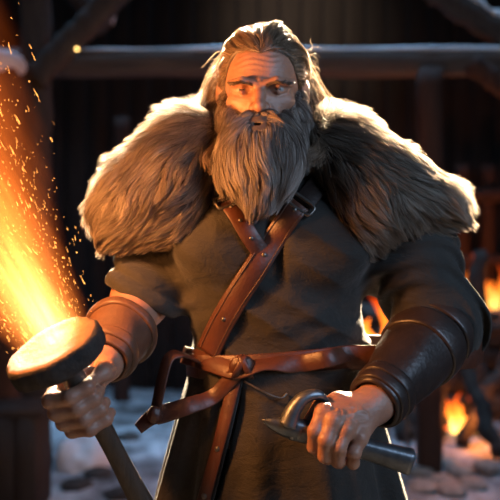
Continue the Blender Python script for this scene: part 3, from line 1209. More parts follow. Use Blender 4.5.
def skirt_r(th, z):
    """half axes and folds -> radial factor; th in (-pi, pi), front is -pi/2"""
    t = np.clip((1.17 - z) / 0.27, 0, None)
    a = 0.180 + 0.066 * np.minimum(t, 1) + 0.05 * np.clip(t - 1, 0, 3)
    b = 0.142 + 0.052 * np.minimum(t, 1) + 0.045 * np.clip(t - 1, 0, 3)
    k = np.clip(t, 0, 1.3)
    f = k * (0.011 * np.cos(7 * th + 1.2 + 0.5 * np.sin(z * 7)) + 0.009 * np.cos(13 * th + 2 + z * 2) + 0.004 * np.cos(23 * th + z * 3))
    # the lapped front edge: the right-hand panel runs under the left one
    c = -0.40 - 0.16 * np.clip(t, 0, 2)
    tp = -np.arccos(np.clip(c, -0.95, 1))
    dth = th - tp
    lap = -0.017 * np.clip(t * 4, 0, 1) * np.where(dth > 0, np.exp(-dth / 0.22), 0)
    return a, b, f + lap, tp


def skirt_pt(th, z, off=0.0):
    a, b, f, _ = skirt_r(th, z)
    n = np.stack([np.cos(th) / a, np.sin(th) / b], -1)
    n = n / np.linalg.norm(n, axis=-1, keepdims=True)
    return np.stack([SCX + a * np.cos(th) + n[..., 0] * (f + off), SCY + b * np.sin(th) + n[..., 1] * (f + off), z + 0 * th], -1)


zz = np.linspace(1.175, 0.52, 90)
_, _, _, tps = skirt_r(zz * 0, zz)
nth = 420
u = np.linspace(0, 1, nth)
TH = tps[:, None] + 0.0005 + u[None] * (2 * np.pi - 0.001)
TH = (TH + np.pi) % (2 * np.pi) - np.pi
ZZ = np.repeat(zz[:, None], nth, 1)
outer = skirt_pt(TH, ZZ)
inner = skirt_pt(TH, ZZ, -0.006)
# closed sheet: outer surface then inner surface back
loop = np.concatenate([outer, inner[:, ::-1]], 1)
Vs = loop.reshape(-1, 3)
Qs = grid_faces(len(zz), 2 * nth, True)
k = 2 * nth
rim = []
for row in (0, len(zz) - 1):
    j = np.arange(nth - 1)
    q = np.stack([row * k + j, row * k + j + 1, row * k + (k - 2 - j), row * k + (k - 1 - j)], 1)
    rim.append(q if row == 0 else q[:, ::-1])
put('tunic_skirt', Vs, [np.vstack([Qs] + rim)[:, ::-1]], M['cloth'], person)


def sd_skirt(P):
    x, y = P[:, 0] - SCX, P[:, 1] - SCY
    z = np.clip(P[:, 2], 0.5, 1.175)
    a0, b0, _, _ = skirt_r(np.arctan2(y, x), z)
    th = np.arctan2(y / b0, x / a0)
    a, b, f, _ = skirt_r(th, z)
    d = (np.sqrt((x / a) ** 2 + (y / b) ** 2) - 1) * np.minimum(a, b) - f
    return np.maximum(d * 0.8, P[:, 2] - 1.175)


def sd_front(P):
    return np.minimum(sd_tunic(P), sd_skirt(P))


# ---- straps lying on the cloth
def strap_pts(px, f, off, n):
    pts, nn = [], []
    for p in px:
        a, b = cast(p[0], p[1], f, 0.0)
        if len(p) > 2:
            a = a - np.array([0, p[2], 0])
        pts.append(a)
        nn.append(b)
    pts, nn = np.array(pts), np.array(nn)
    nn = nrm(nn + np.roll(nn, 1, 0) * 0 + nn.mean(0) * 0.7)
    return crom(pts, n) + off * nrm(crom(nn, n)), nrm(crom(nn, n))


def strap_mesh(path, nn, w, th):
    w = np.broadcast_to(w, (len(path),))
    sec = np.stack([rrect(x, th, th * 0.35) for x in w])
    return sweep(path, sec, nn)


def stud(c, n, r):
    """domed rivet head"""
    x, y, z = frame_of(c, c + n)
    a = np.linspace(0, 2 * np.pi, 14, endpoint=False)
    V = np.concatenate([c + z * (r * 0.6 * math.cos(t)) + r * math.sin(t) * (np.cos(a)[:, None] * x + np.sin(a)[:, None] * y) for t in np.linspace(0.02, 1.7, 7)])
    return V, grid_faces(7, 14, True)


# long strap from the right shoulder down to the belt, and the short one under it
pathA, nA = strap_pts([(210, 352), (222, 325), (238, 296), (255, 268), (274, 240), (292, 216), (300, 207)], sd_front, 0.011, 60)
strapA = put_child(person, 'chest_strap', strap_mesh(pathA, nA, np.linspace(0.050, 0.040, 60), 0.005), M['leather'])
for s in (-1, 1):
    sd = np.cross(nrm(np.gradient(pathA, axis=0)), nA)
    put_child(strapA, 'stitching', tube(pathA + sd * (s * 0.017) + nA * 0.003, 0.0011, 6), M['tan_leather'])
for k_ in (12, 34, 52):
    put_child(strapA, 'stud', stud(pathA[k_] + nA[k_] * 0.0025, nA[k_], 0.0045), M['iron'])
pathB, nB = strap_pts([(227, 203), (237, 217), (250, 237), (262, 255)], sd_front, 0.0045, 30)
strapB = put_child(person, 'chest_strap', strap_mesh(pathB, nB, 0.034, 0.0045), M['leather'])
for k_ in (4, 12, 20):
    put_child(strapB, 'stud', stud(pathB[k_] + nB[k_] * 0.002, nB[k_], 0.004), M['iron'])
pathC, nC = strap_pts([(302, 206), (312, 194), (324, 178), (330, 160)], sd_front, 0.008, 30)
put_child(person, 'shoulder_strap', strap_mesh(pathC, nC, 0.042, 0.005), M['dark_leather'])
pathD, nD = strap_pts([(222, 204), (212, 190), (203, 172)], sd_front, 0.004, 24)
put_child(person, 'shoulder_strap', strap_mesh(pathD, nD, 0.034, 0.005), M['dark_leather'])


def ring_buckle(name, c, n, t, w, h, r):
    """rounded rectangular ring lying in the plane across n; t is its long way"""
    n = nrm(n)
    t = nrm(t - n * np.dot(t, n))
    s = np.cross(n, t)
    a = np.linspace(0, 2 * np.pi, 40)
    x = np.sign(np.cos(a)) * np.abs(np.cos(a)) ** 0.5 * w / 2
    y = np.sign(np.sin(a)) * np.abs(np.sin(a)) ** 0.5 * h / 2
    p = c + x[:, None] * t + y[:, None] * s
    return put_child(person, name, tube(p, r, 10), M['iron'])


ring_buckle('buckle', pathA[-1] + nA[-1] * 0.004, nA[-1], np.cross(nA[-1], pathA[-1] - pathA[-4]), 0.056, 0.024, 0.0034)
ring_buckle('buckle', pathB[0] + nB[0] * 0.004, nB[0], np.cross(nB[0], pathB[3] - pathB[0]), 0.046, 0.026, 0.0034)

# ---- belt


def radial(f, th, z):
    d = np.array([math.cos(th), math.sin(th) * 0.9, 0])
    t = 0.40
    for _ in range(60):
        s = float(f(np.array([[SCX + d[0] * t, SCY + d[1] * t, z]], np.float32))[0])
        if s < 0.0005 or t < 0.05:
            break
        t -= 0.7 * s
    return np.array([SCX + d[0] * t, SCY + d[1] * t, z])


nb_ = 90
ths = np.linspace(-math.pi, math.pi, nb_, endpoint=False)
bp = np.array([radial(sd_front, t, 1.186 + 0.012 * math.cos(t)) for t in ths])
ctr = np.array([SCX, SCY, 0])
rad = np.linalg.norm((bp - ctr)[:, :2], axis=1)
ker = np.ones(9) / 9
rad = np.maximum(np.convolve(np.concatenate([rad[-4:], rad, rad[:4]]), ker, 'valid'), rad - 0.002)
dirs = nrm((bp - ctr) * [1, 1, 0])
bp = np.column_stack([SCX + dirs[:, 0] * (rad + 0.006), SCY + dirs[:, 1] * (rad + 0.006), bp[:, 2]])
bp = np.vstack([bp, bp[:2]])
bn = np.vstack([dirs, dirs[:2]])
belt = put_child(person, 'belt', strap_mesh(bp, bn, 0.047, 0.006), M['leather'])
for k_ in range(0, nb_):
    th_ = ths[k_]
    if k_ % 9 == 4 and -2.9 < th_ < -0.2:
        put_child(belt, 'stud', stud(bp[k_] + bn[k_] * 0.003, bn[k_], 0.0042), M['iron'])


def belt_at(px):
    x = (px - 250) / FPX * (DCAM - 0.13)
    i = np.argmin(np.abs(bp[:, 0] - x) + 10 * (bp[:, 1] > 0.02))
    return bp[i], bn[i]


# knot, the crossing wrap over the belt and the hanging ends
kc, kn = cast(240, 372, sd_front)
kc = kc + kn * 0.017


def wrap(px, off, w, n=40, th=0.0055, f=sd_front):
    p, q = strap_pts(px, f, off, n)
    return p, q, strap_mesh(p, q, w, th)


p, q, m = wrap([(190, 356), (214, 366), (238, 374), (262, 371), (300, 364), (340, 357), (368, 350)], 0.015, np.linspace(0.036, 0.032, 40))
put_child(belt, 'wrapped_strap', m, M['leather'])
V, Q = lump((0, 0, 0), (0.022, 0.014, 0.021), 4, amp=0.12, fr=1.2)
knot = put_child(belt, 'knot', (V + kc, Q), M['leather'])
for dx, s in ((-0.006, 1), (0.007, -1)):
    a = np.linspace(0.3, np.pi - 0.3, 14)
    pk = kc + np.stack([dx + 0.010 * s * np.cos(a), -0.015 * np.sin(a) - 0.001, 0.021 * np.cos(a)], 1)
    put_child(knot, 'fold', strap_mesh(pk, np.stack([0 * a, -np.sin(a), np.cos(a)], 1), 0.012, 0.004), M['leather'])
# lower tail from the knot out to the left, then its knotted end
e0 = kc + np.array([-0.008, -0.004, -0.008])
e1, _ = cast(214, 395, sd_front)
tail = crom([e0, e1 + [0, -0.012, 0], W(188, 406, -0.135), W(166, 413, -0.13), W(152, 417, -0.13), W(138, 429, -0.135)], 46)
tn = nrm(np.stack([np.linspace(0.15, -0.35, 46), -np.ones(46), np.linspace(0.5, 0.35, 46)], 1))
tl_ = put_child(belt, 'hanging_end', strap_mesh(tail, tn, np.concatenate([np.linspace(0.028, 0.036, 34), np.linspace(0.033, 0.022, 12)]), 0.005), M['leather'])
V, Q = lump((0, 0, 0), (0.013, 0.012, 0.016), 8, amp=0.15)
put_child(tl_, 'knot', (V + W(155, 415, -0.137), Q), M['leather'])
# upper loop: leaves the belt at the hip and drops to the same knot
b0, _ = belt_at(190)
loop_p = crom([b0 + [0.01, -0.012, 0.01], W(180, 354, -0.10), W(169, 358, -0.115), W(163, 375, -0.125), W(158, 398, -0.13), W(154, 416, -0.13)], 44)
ln = nrm(np.stack([np.concatenate([np.linspace(-0.1, -0.5, 16), np.linspace(-0.55, -0.7, 28)]), -np.ones(44) * 0.8, np.concatenate([np.linspace(0.9, 0.6, 16), np.linspace(0.4, 0.0, 28)])], 1))
put_child(belt, 'hanging_loop', strap_mesh(loop_p, ln, 0.026, 0.005), M['leather'])
# thin metal pin hanging from the knot
w0, _ = cast(244, 382, sd_front)
w1, _ = cast(264, 391, sd_front)
w2, _ = cast(280, 397, sd_front)
w3, _ = cast(287, 393, sd_front)
put_child(belt, 'wire_ring', tube(crom([w0 + [0, -0.014, 0.004], w1 + [0, -0.012, 0], w2 + [0, -0.010, 0], w3 + [0, -0.004, 0]], 26), 0.0022, 8), M['iron'])

# studded placket down the lapped skirt front
zp = np.linspace(1.16, 0.54, 60)
_, _, _, tpz = skirt_r(zp * 0, zp)
thp = tpz - 0.075
pp = skirt_pt(thp, zp, 0.004)
d1 = skirt_pt(thp + 0.01, zp) - skirt_pt(thp - 0.01, zp)
dn = np.cross(np.gradient(pp, axis=0), d1)
dn = nrm(dn * np.sign(-dn[:, 1:2]))
plk = put_child(person, 'placket', strap_mesh(pp, dn, 0.026, 0.004), M['leather'])
for z0 in (1.035, 0.955, 0.905, 0.82, 0.74, 0.66):
    i = np.argmin(np.abs(zp - z0))
    put_child(plk, 'stud', stud(pp[i] + dn[i] * 0.002, dn[i], 0.0055), M['iron'])

# ---- bracers


def shell(prof_out, th):
    return [(t, r) for t, r in prof_out] + [(t, r - th) for t, r in prof_out[::-1]]


def bracer(A, B, prof, mat, bands, th=0.006, seed=0):
    A, B = np.asarray(A, float), np.asarray(B, float)

    def wob(a, t):
        return 0.0016 * np.sin(2 * a + seed + 3 * t) + 0.0010 * np.sin(5 * a + 7 * t)
    t = np.linspace(0, 1, 28)
    r = np.interp(t, [p[0] for p in prof], [p[1] for p in prof])
    b = put_child(person, 'bracer', lathe(A, B, shell(list(zip(t, r)), th), 56, True, wob), mat)
    for (t0, t1, h, m) in bands:
        tt = np.linspace(t0, t1, 9)
        bul = np.sqrt(np.clip(1 - ((tt - (t0 + t1) / 2) / ((t1 - t0) / 2)) ** 2, 0.02, 1)) * 0.3 + 0.7
        rr = np.interp(tt, [p[0] for p in prof], [p[1] for p in prof]) + h * bul
        put_child(b, 'band', lathe(A, B, shell(list(zip(tt, rr)), h + 0.003), 56, True, wob), m)
    return b


# right-hand side of the picture: dark glossy bracer
A = lerp(EL_R, WR_R, 0.13)
B = lerp(EL_R, WR_R, 1.0)
br = bracer(A, B, [(0, 0.076), (0.25, 0.073), (0.55, 0.063), (0.8, 0.050), (1.0, 0.046)], M['dark_leather'],
            [(0.0, 0.12, 0.007, M['dark_leather']), (0.15, 0.34, 0.006, M['dark_leather']), (0.80, 0.885, 0.006, M['dark_leather']), (0.89, 0.97, 0.005, M['dark_leather'])], seed=1)
# left-hand side: worn brown bracer
A = lerp(EL_L, WR_L, 0.67)
B = lerp(EL_L, WR_L, 1.0)
bl = bracer(A, B, [(0, 0.065), (0.3, 0.060), (0.7, 0.052), (1.0, 0.046)], M['tan_leather'],
            [(0.0, 0.16, 0.006, M['tan_leather']), (0.68, 0.86, 0.005, M['tan_leather'])], seed=4)
x, y, z = frame_of(A, B)
for a in (3.6, 4.4, 5.2):
    n = math.cos(a) * x + math.sin(a) * y
    c = lerp(A, B, 0.42)
    put_child(bl, 'stud', stud(c + n * 0.059, n, 0.005), M['iron'])

# ---- trousers and boots (below the picture)
for L in LEG:
    def sd_leg(P, L=L):
        d = chain(P, [(L[0][0], L[0][1], 0.98), L[1], (L[2][0], L[2][1], 0.30)], [0.10, 0.075, 0.06], 0.03) + 0.004 * noise(P * 14)
        return smx(d, 0.30 - P[:, 2], 0.01)
    V, Q = iso(sd_leg, box_axes((L[2][0] - 0.2, -0.14, 0.26), (L[2][0] + 0.2, 0.18, 1.09), 0.009))
    put('trouser_leg', V, Q, M['trouser'], person)

    def sd_boot(P, L=L):
        x = L[2][0]
        d = rc(P, (x, 0.045, 0.42), (x, 0.05, 0.12), 0.072, 0.058)
        d = sm(d, rc(P, (x, 0.05, 0.065), (x, -0.13, 0.05), 0.062, 0.048), 0.03)
        d = smx(d, P[:, 2] - 0.40, 0.01)
        return smx(d, 0.0 - P[:, 2], 0.008)
    V, Q = iso(sd_boot, box_axes((L[2][0] - 0.1, -0.22, -0.03), (L[2][0] + 0.1, 0.16, 0.44), 0.006))
    put('boot', V, Q, M['dark_leather'], person)

# ------------------------------------------------------------------ strands: fur, hair, beard
from mathutils.kdtree import KDTree


def sample(V, Q, n, keep=None):
    """points spread over a surface, only where keep(P) says so"""
    V = np.asarray(V, np.float32)
    T = np.vstack([Q[:, [0, 1, 2]], Q[:, [0, 2, 3]]])
    a, b, c = V[T[:, 0]], V[T[:, 1]], V[T[:, 2]]
    ar = np.linalg.norm(np.cross(b - a, c - a), axis=1)
    if keep is not None:
        ar = ar * keep((a + b + c) / 3)
    i = rng.choice(len(T), n, p=ar / ar.sum())
    u, v = rng.random((2, n))
    m = u + v > 1
    u[m], v[m] = 1 - u[m], 1 - v[m]
    return a[i] + u[:, None] * (b - a)[i] + v[:, None] * (c - a)[i]


def grow(roots, f, field, lens, K, lift=0.35, turn=0.5, off=0.004, curl=0.25, cfreq=30.0, push=True, jit=0.15):
    """strands that follow a direction field, leave the surface by `lift` and are kept outside f"""
    P = np.asarray(roots, np.float32)
    n = grad(f, P)
    path = [P]

    def tang(p, n, t):
        d = field(p, n, t)
        return nrm(d)
    d = tang(P, n, 0)
    dt = nrm(d - n * np.sum(d * n, 1)[:, None])
    d = nrm(dt + n * lift + jit * rng.standard_normal(P.shape))
    for k in range(1, K + 1):
        t = k / K
        g = tang(P, n, t)
        cv = np.stack([noise(P * cfreq + o) for o in (3.1, 17.7, 29.3)], 1)
        d = nrm(d * (1 - turn) + g * turn + curl * cv)
        P = P + d * (lens / K)[:, None].astype(np.float32)
        if push:
            s = ev(f, P)
            n = grad(f, P)
            P = P + n * np.maximum(off * (0.4 + t) - s, 0)[:, None]
        path.append(P)
    return np.stack(path, 1)


def clump(path, n, amt, power=1.5):
    N = len(path)
    ids = rng.choice(N, n, replace=False)
    kd = KDTree(n)
    for j, i in enumerate(ids):
        kd.insert(path[i, 0], j)
    kd.balance()
    near = ids[np.array([kd.find(p)[1] for p in path[:, 0]])]
    K = path.shape[1]
    t = (np.linspace(0, 1, K) ** power)[None, :, None]
    # follow the clump's own shape, drawn together towards its tip
    target = path[near]
    a = amt * (0.6 + 0.4 * rng.random((N, 1, 1)))
    return path * (1 - a * t) + target * (a * t), near


def strands(path, width, taper=0.15, root=1.0):
    N, K, _ = path.shape
    T = nrm(np.gradient(path, axis=1))
    r0 = rng.standard_normal((N, 1, 3))
    A = nrm(r0 - T * np.sum(r0 * T, -1, keepdims=True))
    Bv = np.cross(T, A)
    t = np.linspace(0, 1, K)
    prof = root * (1 - t ** 1.6) + taper * t ** 1.6
    w = np.broadcast_to(np.asarray(width), (N,))[:, None, None] * prof[None, :, None]
    # an open, slightly folded blade: light from behind shines through it
    V = np.stack([path + w * A, path + 0.45 * w * Bv, path - w * A], 2).reshape(-1, 3)
    base = (np.arange(N)[:, None, None] * K + np.arange(K - 1)[None, :, None]) * 3
    j = np.arange(2)[None, None]
    Q = np.stack([base + j, base + j + 1, base + 4 + j, base + 3 + j], -1).reshape(-1, 4)
    return V, Q


def strand_part(name, groups, mat, base=None, basemat=None, parent=person):
    """groups: [(path, width, rnd)]; base: (V, Q) the skin they grow from, all one part"""
    Vs, Qs, A, n = [], [], [], 0
    mi = []
    if base is not None:
        Vs.append(base[0])
        Qs.append(base[1])
        A.append(np.full(len(base[0]), 0.0))  # darkest tone: shade painted beneath the hair and beard strands
        n = len(base[0])
        mi.append(np.zeros(len(base[1]), np.int32))
    for path, width, rnd in groups:
        V, Q = strands(path, width)
        Vs.append(V)
        Qs.append(Q + n)
        n += len(V)
        A.append(np.repeat(rnd, path.shape[1] * 3))
        mi.append(np.full(len(Q), 1 if base is not None else 0, np.int32))
    mats = [basemat, mat] if base is not None else [mat]
    o = put(name, np.concatenate(Vs), [np.concatenate(Qs)], mats, parent, True, {'rnd': np.concatenate(A)}, np.concatenate(mi))
    print(name, n)
    return o


# ---- fur mantle
def sd_mantle(P):
    P = np.asarray(P, np.float32)
    l = ell(P, W(190, 152, 0.03), (0.086, 0.122, 0.082))
    l = sm(l, ell(P, W(146, 196, 0.0), (0.078, 0.12, 0.082)), 0.06)
    l = sm(l, ell(P, W(175, 190, -0.05), (0.080, 0.085, 0.095)), 0.05)
    l = sm(l, ell(P, W(126, 214, 0.0), (0.052, 0.11, 0.056)), 0.04)
    r = ell(P, W(338, 155, 0.03), (0.085, 0.125, 0.085))
    r = sm(r, ell(P, W(362, 195, -0.05), (0.066, 0.085, 0.110)), 0.05)
    r = sm(r, ell(P, W(384, 198, 0.0), (0.100, 0.12, 0.092)), 0.06)
    r = sm(r, ell(P, W(432, 204, 0.02), (0.055, 0.115, 0.040)), 0.05)
    # lifted hem over the arm
    h0, h1 = W(385, 262, 0), W(470, 212, 0)
    nn = nrm(np.array([h0[2] - h1[2], 0, h1[0] - h0[0]]))
    r = smx(r, -((P - h0.astype(np.float32)) @ nn.astype(np.float32)), 0.012)
    b = ell(P, W(262, 132, 0.13), (0.20, 0.075, 0.085))
    d = sm(np.minimum(l, r), b, 0.06)
    return d + 0.006 * noise(P * 16)


mV, mQ = iso(sd_mantle, box_axes((-0.40, -0.25, 1.30), (0.55, 0.30, 1.80), 0.0062))
print('mantle', len(mV))
NK = np.array([0.025, 0.03, 1.62], np.float32)


def fur_field(p, n, t):
    o = p - NK
    o = o * np.array([1, 0.35, 0.2], np.float32)
    o = nrm(o)
    g = np.array([0, 0, -1.0], np.float32)
    right = np.clip((p[:, :1] - 0.05) / 0.1, 0, 1)
    d = o * (0.75 + 0.35 * right) + g * (0.75 + 0.35 * t)
    sw = np.stack([noise(p * 9 + q) for q in (1.3, 7.7, 13.1)], 1)
    d = d + 0.55 * sw
    return d - n * np.sum(d * n, 1)[:, None] * 0.8


def fur_keep(P):
    hid = (P[:, 1] > 0.17) | (np.linalg.norm((P - HC) * [1, 1, 0.8], axis=1) < 0.10)
    h0, h1 = W(385, 262, 0), W(470, 212, 0)
    nn = nrm(np.array([h0[2] - h1[2], 0, h1[0] - h0[0]]))
    under = (P - h0) @ nn < 0.006
    return np.where(hid, 0.25, 1.0) * np.where(under & (P[:, 0] > 0.2), 0.05, 1.0)


roots = sample(mV, mQ, 78000, fur_keep)
nr = grad(sd_mantle, roots)
upw = np.clip((nr[:, 2] * 0.75 + nr[:, 1] * 0.6 - 0.15) / 0.45, 0, 1)
kp = rng.random(len(roots)) > 0.5 * upw
roots, upw = roots[kp], upw[kp]
ln_ = 0.052 * rng.uniform(0.65, 1.25, len(roots)) * (1 - 0.2 * upw)
path = grow(roots, sd_mantle, fur_field, ln_, 5, lift=(0.5 + 1.3 * upw)[:, None], turn=(0.35 - 0.2 * upw)[:, None], off=0.010, curl=0.2, cfreq=22, jit=0.16)
path, near = clump(path, 2200, 0.72, 1.3)
tint = rng.random(len(path))
rnd = np.clip(0.35 + 0.30 * noise(roots * 14) + 0.45 * (tint[near] - 0.5) + 0.35 * (rng.random(len(path)) - 0.5) + 0.1, 0, 1)
gs = [(path, 0.00062 - 0.00018 * upw, rnd)]
strand_part('fur_mantle', gs, M['fur'], (mV, mQ), M['pelt'])


# ---- beard
def sd_beard(P):
    P = np.asarray(P, np.float32)
    q = HL(P)
    qa = q.copy()
    qa[:, 0] = np.abs(qa[:, 0])
    d = rc(qa, (0.071, -0.008, -0.012), (0.064, -0.022, -0.07), 0.010, 0.022)
    d = sm(d, chain(qa, [(0.064, -0.022, -0.07), (0.038, -0.062, -0.115), (0.0, -0.085, -0.125)], [0.024, 0.034, 0.036], 0.03), 0.03)
    d = sm(d, chain(qa, [(0.067, -0.018, -0.030), (0.0605, -0.048, -0.045), (0.045, -0.080, -0.064)], [0.009, 0.012, 0.013]), 0.012)
    d = sm(d, ell(P, W(262, 158, -0.135), (0.068, 0.052, 0.075)), 0.04)
    d = sm(d, rc(P, W(261, 165, -0.14), W(257, 196, -0.165), 0.058, 0.026), 0.04)
    # bare round the mouth
    d = smx(d, -ell(q, (0, -0.10, -0.0755), (0.016, 0.05, 0.0055)), 0.004)
    d = d + 0.0035 * noise(P * np.array([55, 55, 12], np.float32))
    return d


bV, bQ = iso(sd_beard, box_axes((-0.10, -0.27, 1.40), (0.15, 0.06, 1.76), 0.0042))


def beard_field(p, n, t):
    tip = W(257, 275, -0.18).astype(np.float32)
    d = nrm(tip - p) * np.array([1.0, 0.6, 1.0], np.float32) * 0.8 + np.array([0, -0.05, -0.9], np.float32)
    q = HL(p)
    up = np.clip((q[:, 2] + 0.10) / 0.06, 0, 1)[:, None]
    d = d + up * np.sign(q[:, :1]) * np.array([0.25, 0.25, -0.4], np.float32)
    d = d + 0.28 * np.stack([noise(p * np.array([34, 34, 10], np.float32) + o) for o in (2.2, 9.9, 21.0)], 1)
    return d - n * np.sum(d * n, 1)[:, None] * 0.7


def beard_keep(P):
    q = HL(P)
    mouth = (np.abs(q[:, 0]) < 0.014) & (q[:, 2] > -0.085)
    return np.where(P[:, 1] > -0.02 + 0.1 * (P[:, 2] > 1.66), 0.1, 1.0) * np.where(mouth, 0.0, 1.0)


roots = sample(bV, bQ, 17000, beard_keep)
zq = HL(roots)[:, 2]
ln_ = np.interp(zq, [-0.23, -0.18, -0.13, -0.08, -0.02], [0.028, 0.045, 0.07, 0.05, 0.018]) * rng.uniform(0.7, 1.25, len(roots))
path = grow(roots, sd_beard, beard_field, ln_, 7, lift=0.26, turn=0.4, off=0.007, curl=0.24, cfreq=38, jit=0.13)
path, near = clump(path, 650, 0.65, 1.2)
rnd = np.clip(0.5 + 0.25 * noise(roots * np.array([40, 40, 12])) + 0.5 * (rng.random(len(path)) - 0.5) + 0.5 * (rng.random(len(path))[near] - 0.5) + 0.12 * (zq < -0.12), 0, 1)
strand_part('beard', [(path, 0.00062, rnd)], M['beard'], (bV, bQ), M['beard'])

# ---- moustache
MP = [(0.003, -0.104, -0.0525), (0.018, -0.1035, -0.0570), (0.034, -0.097, -0.0700), (0.048, -0.090, -0.092), (0.056, -0.082, -0.115)]
MR = [0.0060, 0.0090, 0.0095, 0.008, 0.004]


def sd_must(P):
    q = HL(P)
    qa = q.copy()
    qa[:, 0] = np.abs(qa[:, 0])
    return chain(qa, MP, MR, 0.01) + 0.0012 * noise(np.asarray(P, np.float32) * 60)


cV, cQ = iso(sd_must, box_axes(HC - [0.08, 0.14, 0.14], HC + [0.08, -0.03, 0.0], 0.0030))


def must_field(p, n, t):
    q = HL(p)
    ax_ = np.abs(q[:, 0])
    dx = np.interp(ax_, [0, 0.018, 0.034, 0.05, 0.07], [0.5, 0.65, 0.6, 0.4, 0.35])
    dz = -np.interp(ax_, [0, 0.018, 0.034, 0.05, 0.07], [0.85, 0.8, 0.9, 1, 1])
    l = np.stack([np.sign(q[:, 0]) * dx, np.where(ax_ > 0.02, 0.25, -0.05), dz], 1)
    d = l @ HR.T + 0.2 * np.stack([noise(p * 60 + o) for o in (4.2, 8.9, 25.0)], 1)
    return d - n * np.sum(d * n, 1)[:, None] * 0.75


roots = sample(cV, cQ, 3600)
path = grow(roots, sd_must, must_field, 0.031 * rng.uniform(0.6, 1.2, len(roots)), 6, lift=0.25, turn=0.5, off=0.003, curl=0.12, cfreq=60, jit=0.1)
path, near = clump(path, 260, 0.5)
rnd = np.clip(0.42 + 0.5 * (rng.random(len(path)) - 0.5) + 0.3 * (rng.random(len(path))[near] - 0.5), 0, 1)
strand_part('moustache', [(path, 0.0006, rnd)], M['beard'], (cV, cQ), M['beard'])

# ---- eyebrows
for s in (-1, 1):
    n = 240
    u = rng.random(n)
    c = np.array([[0.012, -0.102, 0.0005], [0.032, -0.103, 0.0045], [0.055, -0.0780, 0.0050]])
    q = crom(c, 60)[(u * 59).astype(int)] + rng.standard_normal((n, 3)) * [0.001, 0.0008, 0.0016]
    q[:, 0] *= s
    roots = HW(q)
    roots = roots - (ev(face, roots))[:, None] * grad(face, roots)

    def brow_field(p, nn, t, s=s):
        d = np.tile(np.array([0.9 * s, 0.1, 0.25]) @ HR.T, (len(p), 1)).astype(np.float32)
        return d - nn * np.sum(d * nn, 1)[:, None] * 0.8
    path = grow(roots, face, brow_field, 0.010 * rng.uniform(0.6, 1.2, n), 4, lift=0.3, turn=0.4, off=0.0012, curl=0.1, cfreq=80)
    strand_part('eyebrow', [(path, 0.0005, np.clip(rng.random(n), 0, 1))], M['brow'])


# ---- hair
def hair_region(P, m=0.0):
    q = HL(P)
    c = 0.013 - 0.009 * np.exp(-(q[:, 0] / 0.013) ** 2) + 0.006 * np.exp(-((np.abs(q[:, 0]) - 0.040) / 0.014) ** 2) - 0.016 * np.exp(-((np.abs(q[:, 0]) - 0.072) / 0.010) ** 2)
    v = q[:, 2] * 0.8 + q[:, 1] * 0.6 - c
    ear = ell(np.stack([np.abs(q[:, 0]), q[:, 1], q[:, 2]], 1), (0.085, 0.012, -0.008), (0.016, 0.018, 0.028))
    return np.minimum(v, ear) - m


def skull(P):
    q = HL(P)
    return sm(ell(q, (0, 0.018, 0.032), (0.077, 0.098, 0.090)), ell(q, (0, -0.024, -0.043), (0.064, 0.072, 0.080)), 0.03)


def sd_hair(P):
    P = np.asarray(P, np.float32)
    q = HL(P)
    d = skull(P) - 0.0045 + 0.002 * noise(q * np.array([70, 14, 70], np.float32))
    # fuller at the crown and behind the ears, falling to the nape
    d = sm(d, ell(q, (0, 0.045, 0.045), (0.074, 0.082, 0.072)), 0.02)
    d = sm(d, rc(P, HW((0, 0.055, -0.03)), np.array([0.03, 0.10, 1.60], np.float32), 0.068, 0.075), 0.03)
    return smx(d, -hair_region(P) * 0.7, 0.006)


hV, hQ = iso(sd_hair, box_axes(HC - [0.13, 0.12, 0.22], HC + [0.13, 0.24, 0.15], 0.0045))


def hair_field(p, n, t):
    q = HL(p)
    side = np.sign(q[:, 0])
    back = np.clip((q[:, 1] + 0.02) / 0.09, 0, 1)
    # swept straight back over the crown, then down behind the ears
    l = np.stack([side * 0.25 * (1 - back), 1.0 - 0.75 * back, 0.25 - 1.5 * back - 0.35 * np.clip(np.abs(q[:, 0]) - 0.04, 0, 1) / 0.04], 1)
    d = l @ HR.T + 0.22 * np.stack([noise(p * np.array([45, 14, 30]) + o) for o in (4.4, 11.9, 23.0)], 1)
    return d - n * np.sum(d * n, 1)[:, None] * 0.75


roots = sample(hV, hQ, 15000, lambda P: np.where(P[:, 1] > 0.10, 0.3, 1.0))
path = grow(roots, sd_hair, hair_field, 0.075 * rng.uniform(0.7, 1.3, len(roots)), 8, lift=0.16, turn=0.5, off=0.005, curl=0.12, cfreq=35, jit=0.08)
path, near = clump(path, 420, 0.75, 1.0)
rnd = np.clip(0.45 + 0.25 * noise(roots * 50) + 0.5 * (rng.random(len(path)) - 0.5) + 0.6 * (rng.random(len(path))[near] - 0.5), 0, 1)
G = [(path, 0.0008, rnd)]


def lock(pts, r0, r1, n, wave=0.006, seed=0):
    """a falling lock: strands round a guide line, drawn together at the end"""
    K = 16
    g_ = crom(pts, K)
    rr = np.random.default_rng(seed)
    o = rr.standard_normal((n, 1, 3)) * 0.5
    t = np.linspace(0, 1, K)[None, :, None]
    rad_ = r0 * (1 - t) + r1 * t
    ph = rr.uniform(0, 6, (n, 1, 1)) * 0.35
    wv = wave * t * np.sin(t * 11 + ph + np.array([0, 1.6, 3.1])[None, None])
    L = rr.uniform(0.75, 1.0, (n, 1))
    p = g_[None] + o * rad_ + wv + 0.0025 * rr.standard_normal((n, 1, 3)) * t
    # strands end at different lengths
    idx = np.linspace(0, 1, K)[None] * L * (K - 1)
    i0 = np.clip(idx.astype(int), 0, K - 2)
    f = (idx - i0)[..., None]
    ar = np.arange(n)[:, None]
    return p[ar, i0] * (1 - f) + p[ar, i0 + 1] * f


